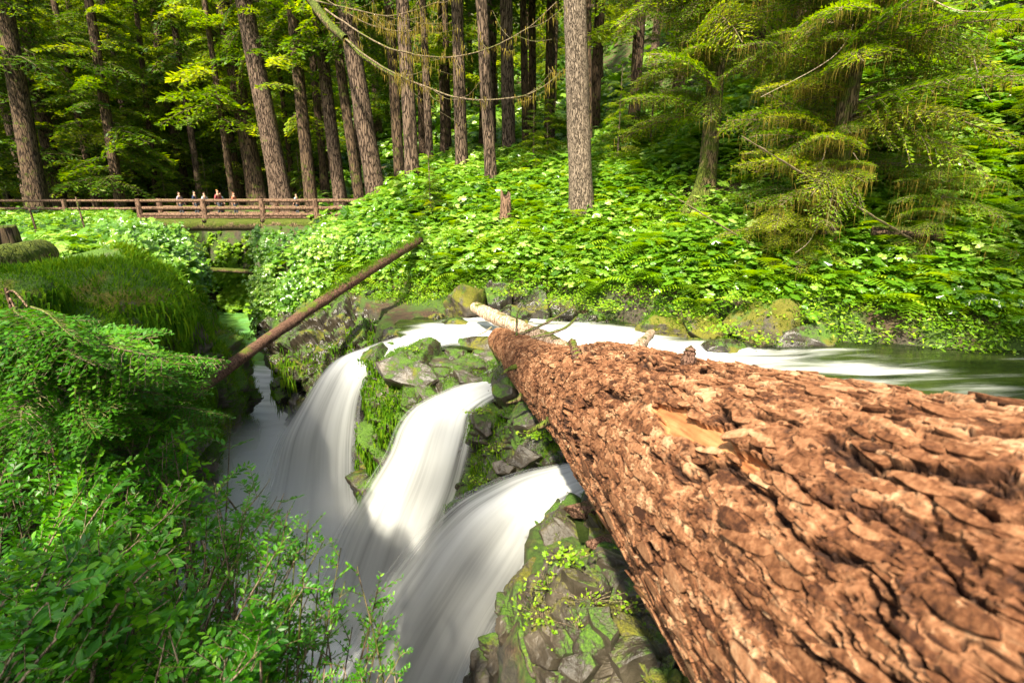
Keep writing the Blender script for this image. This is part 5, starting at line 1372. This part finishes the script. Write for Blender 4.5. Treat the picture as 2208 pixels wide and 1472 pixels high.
# ------------------------------------------------------------ footbridge
YB = 28.0
def bp(u, v, Y=YB): return PY(u, v, Y)
br0 = bp(300, 475); bridge = empty("footbridge", br0, label="rustic log footbridge with round rails across the gorge", cat="footbridge")
def bar(p0, p1, r0, name, parent, mat, sides=14, r1=None, rough=.08):
    p0 = np.array(p0, float); p1 = np.array(p1, float); n = 24
    c = p0 + (p1 - p0) * np.linspace(0, 1, n)[:, None]
    a = Acc(); a.tube(c, np.linspace(r0, r1 or r0, n), sides); V, F, A_ = a.arrays(); cc = np.repeat(c, sides, 0)
    V = V + unit(V - cc) * (fbm(V * 3 + p0, 3, 6) * rough * r0 * 2)[:, None]
    k = len(V); V = np.concatenate([V, [c[0], c[-1]]]); j = np.arange(sides)
    Fc = np.concatenate([np.stack([(j + 1) % sides, j, np.full(sides, k)], 1), np.stack([(n - 1) * sides + j, (n - 1) * sides + (j + 1) % sides, np.full(sides, k + 1)], 1)])
    off = np.array(parent.location)
    return mesh_obj(name, V - off, F + [Fc], mat, parent)
def z_at(v): return PY(1104, v, YB)[2]
zr, zm, zd, zb = z_at(433), z_at(449), z_at(466), z_at(484)
xL, xR = bp(298, 433)[0], bp(790, 433)[0]
dY = 1.7
for side, Yo in ((0, YB), (1, YB + dY)):
    bar((xL - .1, Yo, zr), (xR, Yo, zr), .085, "rail", bridge, M['wood_red'])
    bar((xL, Yo, zm), (xR, Yo, zm), .095, "rail", bridge, M['wood_red'])
    bar((xL, Yo - .05, z_at(463)), (xR + .4, Yo - .05, z_at(463)), .10, "curb_log", bridge, M['wood_red'])
    for u in (300, 440, 566, 682, 779):
        x = bp(u, 433)[0]
        bar((x, Yo - .10, z_at(476)), (x - .05, Yo - .06, zr + .10), .15, "post", bridge, M['wood_red'] if u != 779 else M['wood_pale'], r1=.13)
for yo in (-.0, .85, dY):
    bar((xL + .5, YB + yo, zb), (xR + 1.0, YB + yo, zb), .33, "beam_log", bridge, M['bark_moss'], 18)
for u in (300, 440, 566, 682):
    x = bp(u, 433)[0]; bar((x, YB - .35, z_at(475)), (x, YB + dY + .35, z_at(475)), .10, "cross_log", bridge, M['bark_dark'], 10)
a = Acc(); npk = 58
for k in range(npk):
    x = xL + (xR + .8 - xL) * k / npk; w = (xR + .8 - xL) / npk * .92; z = z_at(470) + .008 * ((k * 7) % 3)
    P8 = np.array([(x + dx * w, YB - .15 + dy * (dY + .3), z + dz * .07) for dz in (0, 1) for dy in (0, 1) for dx in (0, 1)])
    a.add(P8, np.array([(0, 1, 3, 2), (4, 6, 7, 5), (0, 4, 5, 1), (2, 3, 7, 6), (0, 2, 6, 4), (1, 5, 7, 3)]))
V, F, A_ = a.arrays(); mesh_obj("deck", V - br0, F, M['wood_red'], bridge, {"rnd": A_}, False)
# approach railing on the left bank
f0 = bp(-60, 455); fence = empty("log_railing", f0, label="two rail log railing leading left from the footbridge", cat="railing")
bar((bp(-120, 433)[0], YB, zr), (xL - .15, YB, zr), .065, "rail", fence, M['wood_red'])
bar((bp(-120, 449)[0], YB, z_at(450)), (xL - .15, YB, z_at(450)), .07, "rail", fence, M['wood_red'])
for u in (-50, 140): x = bp(u, 433)[0]; bar((x, YB - .1, z_at(470)), (x, YB - .08, zr + .08), .12, "post", fence, M['wood_red'])
for u in (168,): x = bp(u, 433, YB + dY)[0]; bar((x, YB + dY, z_at(470)), (x, YB + dY, zr + .06), .11, "post", fence, M['wood_red'])

# ------------------------------------------------------------ walkers on the footbridge
def flat(name, c, rough=.8):
    m, nt, out = nodes(name); p = N(nt, "BsdfPrincipled"); n = noise_tex(nt, N(nt, "TexCoord").outputs["Object"], 12, 3)
    nt.links.new(mixc(nt, n, tuple(x * .75 for x in c), tuple(min(1, x * 1.2) for x in c)), p.inputs["Base Color"]); p.inputs["Roughness"].default_value = rough
    nt.links.new(p.outputs[0], out.inputs[0]); return m
SK = flat("skin", (.45, .25, .17)); HB = flat("brown_hair", (.06, .03, .015)); DN = flat("dark_trousers", (.05, .055, .07)); SH = flat("shoe_leather", (.03, .025, .02))
def skin_mesh(name, verts, edges, radii, parent, mat, sub=1):
    me = bpy.data.meshes.new(name); me.from_pydata(verts, edges, []); me.materials.append(mat)
    o = bpy.data.objects.new(name, me); C.objects.link(o); o.parent = parent
    s = o.modifiers.new("skin", 'SKIN'); s.use_smooth_shade = True
    for v_, rr_ in zip(me.skin_vertices[0].data, radii): v_.radius = (rr_, rr_) if isinstance(rr_, float) else rr_
    me.skin_vertices[0].data[0].use_root = True
    ss = o.modifiers.new("sub", 'SUBSURF'); ss.levels = ss.render_levels = sub
    return o
def person(u, label, shirt, step, rot, Yo=.8, hat=None, h=1.7):
    x = bp(u, 433)[0]; z = z_at(470) + .03
    root = empty("person", (x, YB + Yo, z), label=label, cat="person", group="walkers crossing the footbridge"); root.rotation_euler = (0, 0, rot); root.scale = (h / 1.7 * .80,) * 3
    st = step
    # body: pelvis, spine, neck, head; legs; arms with hands
    v = [(0, 0, .92), (0, 0, 1.12), (0, 0, 1.34), (0, .0, 1.47), (0, .01, 1.56), (0, .015, 1.66)]
    e = [(0, 1), (1, 2), (2, 3), (3, 4), (4, 5)]; rd = [(.14, .11), (.13, .10), (.15, .11), .055, .082, .07]
    for s in (-1, 1):
        i = len(v); ph = st * s
        v += [(s * .10, 0, .86), (s * .10, ph * .6 + .03, .48), (s * .10, ph, .09), (s * .10, ph + .13, .04)]
        e += [(0, i), (i, i + 1), (i + 1, i + 2), (i + 2, i + 3)]; rd += [.088, .06, .042, .038]
        i = len(v)
        v += [(s * .19, 0, 1.38), (s * .24, -ph * .4, 1.10), (s * .22, -ph * .9 + .06, .88)]
        e += [(2, i), (i, i + 1), (i + 1, i + 2)]; rd += [.055, .042, .032]
        hnd = np.array(v[-1])
        for f_ in range(5):
            k = len(v); a_ = (f_ - 2) * .3
            v.append(tuple(hnd + np.array((s * .01, math.sin(a_) * .05 + .01, -.05 - .045 * math.cos(a_) * (1 if f_ else .4))))); e.append((i + 2, k)); rd.append(.009)
    skin_mesh("body", v, e, rd, root, SK, 2)
    sh = [(0, 0, .95), (0, 0, 1.12), (0, 0, 1.34), (0, 0, 1.44)]; se = [(0, 1), (1, 2), (2, 3)]; sr = [(.155, .125), (.15, .12), (.17, .13), .08]
    for s in (-1, 1):
        i = len(sh); sh += [(s * .20, 0, 1.38), (s * .245, -st * s * .4, 1.12)]; se += [(2, i), (i, i + 1)]; sr += [.07, .058]
    skin_mesh("jacket", sh, se, sr, root, shirt)
    pv = [(0, 0, .97)]; pe = []; prr = [(.155, .125)]
    for s in (-1, 1):
        i = len(pv); pv += [(s * .10, 0, .86), (s * .10, st * s * .6 + .03, .48), (s * .10, st * s, .14)]; pe += [(0, i), (i, i + 1), (i + 1, i + 2)]; prr += [.105, .078, .062]
    skin_mesh("trousers", pv, pe, prr, root, DN)
    skin_mesh("hair" if hat is None else "hat", [(0, -.03, 1.62), (0, -.015, 1.72)], [(0, 1)], [.088, .075], root, HB if hat is None else hat)
person(370, "walker in a grey violet jacket, leftmost on the footbridge", flat("violet_cloth", (.28, .24, .30)), .18, -1.5, .7, h=1.62)
person(399, "walker in dark navy with a black hat on the footbridge", flat("navy_cloth", (.02, .03, .08)), .15, -1.4, .9, flat("black_hat", (.02, .02, .03)), h=1.68)
person(428, "walker in a pale grey top near the second post", flat("pale_cloth", (.42, .45, .46)), .2, 1.5, .6, h=1.60)
person(452, "walker in a light blue top right behind the second post", flat("blue_cloth", (.30, .42, .55)), .12, 1.4, 1.1, h=1.58)
person(460, "tallest walker in a maroon shirt with orange hat", flat("maroon_cloth", (.30, .06, .06)), .2, -1.6, .5, flat("orange_hat", (.5, .18, .05)), h=1.76)
person(486, "rightmost walker in a rust red top with auburn hair", flat("rust_cloth", (.45, .12, .06)), .16, -1.5, .9, flat("auburn_hair", (.25, .08, .03)), h=1.60)
person(623, "lone walker in blue grey farther along the footbridge", flat("bluegrey_cloth", (.28, .36, .42)), .16, 1.5, 1.0, h=1.52)

# ------------------------------------------------------------ foreground shrubs of the left bank
def shrub(name, base, tips, label, seed, leaf=.035, nt_=16, nl=11, twig=.32, tone=.5, mat='shrub', stem=.008, stemmat='bough', droop=.1, cat="shrub"):
    r = np.random.default_rng(seed); base = np.array(base); wood = Acc(); LP, LX, LZ, LR_, LS = [], [], [], [], []
    for tip in tips:
        tip = np.array(tip); L = np.linalg.norm(tip - base)
        b0 = base + r.normal(0, .07, 3) * np.array((1, 1, 0))
        mid = (b0 + tip) / 2 + np.array((0, 0, .12 * L)) + r.normal(0, .06 * L, 3)
        c = curve([b0, mid, tip], 26); wood.tube(c, np.linspace(stem * (1 + L * .4), .0022, 26), 5, .5)
        tg = unit(np.gradient(c, axis=0)); tn_ = np.clip(tone + r.normal(0, .15), 0, 1)
        for k in range(nt_):
            i = int(r.uniform(.22, .99) * 25); s = 1 if k % 2 else -1
            side = unit(np.cross(tg[i], np.array((0, 0, 1.0)) + r.normal(0, .25, 3)))
            dr_ = unit(tg[i] * r.uniform(.5, 1.0) + side * s * r.uniform(.5, 1.1) + np.array((0, 0, r.normal(.05, .2))))
            tl = twig * r.uniform(.5, 1.2) * (1.15 - .5 * i / 25)
            tt = np.linspace(0, 1, 6)[:, None]; tc_ = c[i] + dr_ * tl * tt + np.array((0, 0, -droop * tl)) * tt ** 2
            wood.tube(tc_, np.linspace(.003, .0012, 6), 3, .5)
            plane = unit(np.array((0, 0, 1.0)) + r.normal(0, .3, 3)); ls = unit(np.cross(dr_, plane))
            for j in range(nl):
                t = (j + .7) / nl; p = c[i] + dr_ * tl * t + np.array((0, 0, -droop * tl)) * t * t; sg = 1 if j % 2 else -1
                LP.append(p); LX.append(unit(dr_ * .65 + ls * sg * .9 + r.normal(0, .18, 3))); LZ.append(unit(plane + r.normal(0, .3, 3)))
                LR_.append(tn_ + r.normal(0, .13) + (.15 if t > .7 else 0)); LS.append(leaf * r.uniform(.65, 1.25) * (1.05 - .3 * t))
    P, X_, Z_ = np.array(LP), np.array(LX), np.array(LZ); Y_ = unit(np.cross(Z_, X_)); Z_ = np.cross(X_, Y_)
    V, F, A = scatter(OVAL[0], OVAL[1], P, X_, Y_, Z_, np.array(LS), np.clip(np.array(LR_), 0, 1))
    root = empty(name, base, label=label, cat=cat)
    mesh_obj("leaves", V - base, F, M[mat], root, {"rnd": A}, False)
    Vw, Fw, Aw = wood.arrays(); mesh_obj("stems", Vw - base, Fw, M[stemmat], root, {"rnd": Aw})
    return root
def tips(box, Yr, n, seed):
    r = np.random.default_rng(seed); u0, v0, u1, v1 = box
    return [PY(r.uniform(u0, u1), r.uniform(v0, v1), r.uniform(*Yr)) for _ in range(n)]
gz_ = lambda x, y: float(H(np.array([x]), np.array([y]))[0])
def gb(x, y): return (x, y, gz_(x, y) - .05)
SHR = [
 ("leafy_shrub", gb(-3.4, 2.6), tips((120, 1010, 430, 1180), (2.6, 3.4), 26, 1), "dense leafy shrub at the left middle below the hemlock sprays", .068, 18, 11, .36, .5),
 ("leafy_shrub", gb(-2.3, 1.8), tips((150, 1150, 480, 1400), (1.8, 2.5), 26, 2), "large leafed shrub in the lower left corner's centre", .066, 18, 11, .30, .55),
 ("leafy_shrub", gb(-2.6, 1.4), tips((-60, 1150, 250, 1472), (1.5, 2.2), 24, 3), "dark leafed shrub filling the bottom left corner", .060, 18, 11, .3, .35),
 ("leafy_shrub", gb(-2.1, 2.0), tips((430, 1000, 620, 1180), (2.6, 3.2), 18, 4), "shrub whose upper twigs stand before the white basin", .052, 18, 12, .30, .45),
 ("leafy_shrub", gb(-1.6, 1.7), tips((520, 1180, 700, 1400), (1.9, 2.5), 16, 5), "fine leafed shrub in front of the basin at lower centre left", .034, 20, 13, .24, .38),
 ("leafy_shrub", gb(-1.4, 1.5), tips((330, 1330, 620, 1500), (1.5, 2.0), 20, 6), "shrub along the bottom edge left of the thin sapling", .050, 18, 11, .24, .35),
 ("leafy_shrub", gb(-4.2, 3.6), tips((-40, 930, 260, 1060), (3.2, 4.2), 26, 7), "shaded shrub at the left edge under the hemlock sprays", .075, 18, 11, .4, .35),
 ("leafy_shrub", gb(-4.3, 4.6), tips((250, 900, 500, 1020), (3.8, 4.8), 22, 8), "mid green shrub hanging over the cliff below the leaning log", .075, 18, 11, .42, .5)]
for i, (nm, bs, tp_, lab, lf, n1, n2, tw, tone) in enumerate(SHR): shrub(nm, bs, tp_, lab, 50 + i, lf, n1, n2, tw, tone)
shrub("thin_sapling", gb(-.95, 1.35), [PY(665, 1120, 2.2), PY(735, 1180, 2.15), PY(745, 1250, 2.1), PY(800, 1300, 2.1), PY(690, 1200, 2.2), PY(640, 1150, 2.3), PY(825, 1330, 2.0), PY(700, 1330, 1.9), PY(660, 1380, 1.8), PY(620, 1100, 2.3), PY(700, 1160, 2.2), PY(770, 1220, 2.1), PY(760, 1350, 2.0), PY(720, 1290, 2.0), PY(815, 1270, 2.1)],
      "thin twiggy sapling standing out against the white basin", 71, .028, 17, 9, .20, .42, stem=.006, stemmat='bark_dark')
shrub("thin_sapling", gb(-.7, 1.2), [PY(800, 1410, 1.7), PY(850, 1420, 1.7), PY(740, 1430, 1.7), PY(700, 1440, 1.6), PY(780, 1460, 1.6), PY(870, 1400, 1.7), PY(820, 1440, 1.7)],
      "low drooping sprig at the bottom edge near the near chute", 72, .022, 14, 9, .14, .5, stem=.005, droop=.4)

# flat sprays of young hemlocks on the left bank
def sapling_sprays(base, sprays, label, seed, mat='spray'):
    base = np.array(base); r = np.random.default_rng(seed); S = []; wood = Acc()
    topz = max(PY(*q[0])[2] for q in sprays)
    tr_x = base[0]
    wood.tube(curve([base, base + np.array((.05, 0, (topz - base[2]) * .5)), (base[0], base[1], topz + .15)], 16), np.linspace(.03, .012, 16), 7)
    for (tip, tone) in sprays:
        e = PY(*tip); st = np.array((base[0], base[1], e[2] + .05 + .1 * r.uniform()))
        d = e - st; L = min(float(np.linalg.norm(d)), r.uniform(.75, 1.2)); az = math.atan2(d[1], d[0]); s0 = st; st = e - unit(d) * L; az += r.normal(0, .35)
        wood.tube(curve([s0, (s0 + st) / 2 + np.array((0, 0, .06)), st], 8), np.linspace(.010, .007, 8), 4)
        S.append((st, az, .06 + r.normal(0, .10), L, tone))
    fol, wd = put_boughs(S, BT_NEAR, seed)
    root = empty("hemlock_sapling", base, label=label, cat="sapling")
    V, F, A_ = fol.arrays(); mesh_obj("crown", V - base, F, M[mat], root, {"rnd": A_}, False)
    V, F, A_ = wd.arrays(); mesh_obj("branches", V - base, F, M['bough'], root, {"rnd": A_})
    V, F, A_ = wood.arrays(); mesh_obj("trunk", V - base, F, M['wood_red'], root, {"rnd": A_})
r = np.random.default_rng(15)
def spr(box, Yr, n, tone=.5):
    u0, v0, u1, v1 = box; return [((r.uniform(u0, u1), r.uniform(v0, v1), r.uniform(*Yr)), tone + r.normal(0, .15)) for _ in range(n)]
sapling_sprays(gb(-3.9, 3.9), spr((-60, 720, 330, 960), (2.9, 5.2), 120, .38), "young hemlock with flat layered sprays at the left edge", 41)
sapling_sprays(gb(-4.4, 5.0), spr((120, 820, 480, 930), (4.2, 6.0), 80, .5), "young hemlock reaching its sprays over the cliff towards the leaning log", 42)
sapling_sprays(gb(-5.0, 4.4), spr((-120, 740, 130, 900), (3.8, 5.4), 50, .3), "shaded young hemlock farthest left on the bank", 43)

# ------------------------------------------------------------ spray rising where the chutes strike the pool
m, nt, out = nodes("water_mist")
tcg = N(nt, "TexCoord").outputs["Object"]
g = N(nt, "TexGradient", gradient_type='SPHERICAL'); nt.links.new(tcg, g.inputs[0])
pv = N(nt, "VolumeScatter")
pv.inputs["Color"].default_value = (1, 1, .99, 1); pv.inputs["Anisotropy"].default_value = 0.0
nt.links.new(math_n(nt, 'MULTIPLY', g.outputs[1], 1.5), pv.inputs["Density"]); nt.links.new(pv.outputs[0], out.inputs["Volume"])
th = np.linspace(.01, np.pi - .01, 20)[:, None]; ph = np.linspace(0, 2 * np.pi, 32, endpoint=False)[None]
D = np.stack([np.sin(th) * np.cos(ph), np.sin(th) * np.sin(ph), np.cos(th) + 0 * ph], -1).reshape(-1, 3)
D = np.concatenate([D, [(0, 0, 1), (0, 0, -1)]]); j = np.arange(32)
mist = mesh_obj("mist", D, [grid_faces(20, 32, True)[:, ::-1], np.concatenate([np.stack([j, (j + 1) % 32, np.full(32, 640)], 1)[:, ::-1], np.stack([19 * 32 + (j + 1) % 32, 19 * 32 + j, np.full(32, 641)], 1)[:, ::-1]])], m)
bm_ = __import__("bmesh").new(); bm_.from_mesh(mist.data); __import__("bmesh").ops.recalc_face_normals(bm_, faces=bm_.faces); bm_.to_mesh(mist.data); bm_.free()
mist.location = (-4.4, 9.6, -6.8); mist.scale = (3.2, 4.8, 2.0); mist.rotation_euler = (0, 0, .5)
tag(mist, "white spray hanging over the pool below the chutes", kind="stuff")
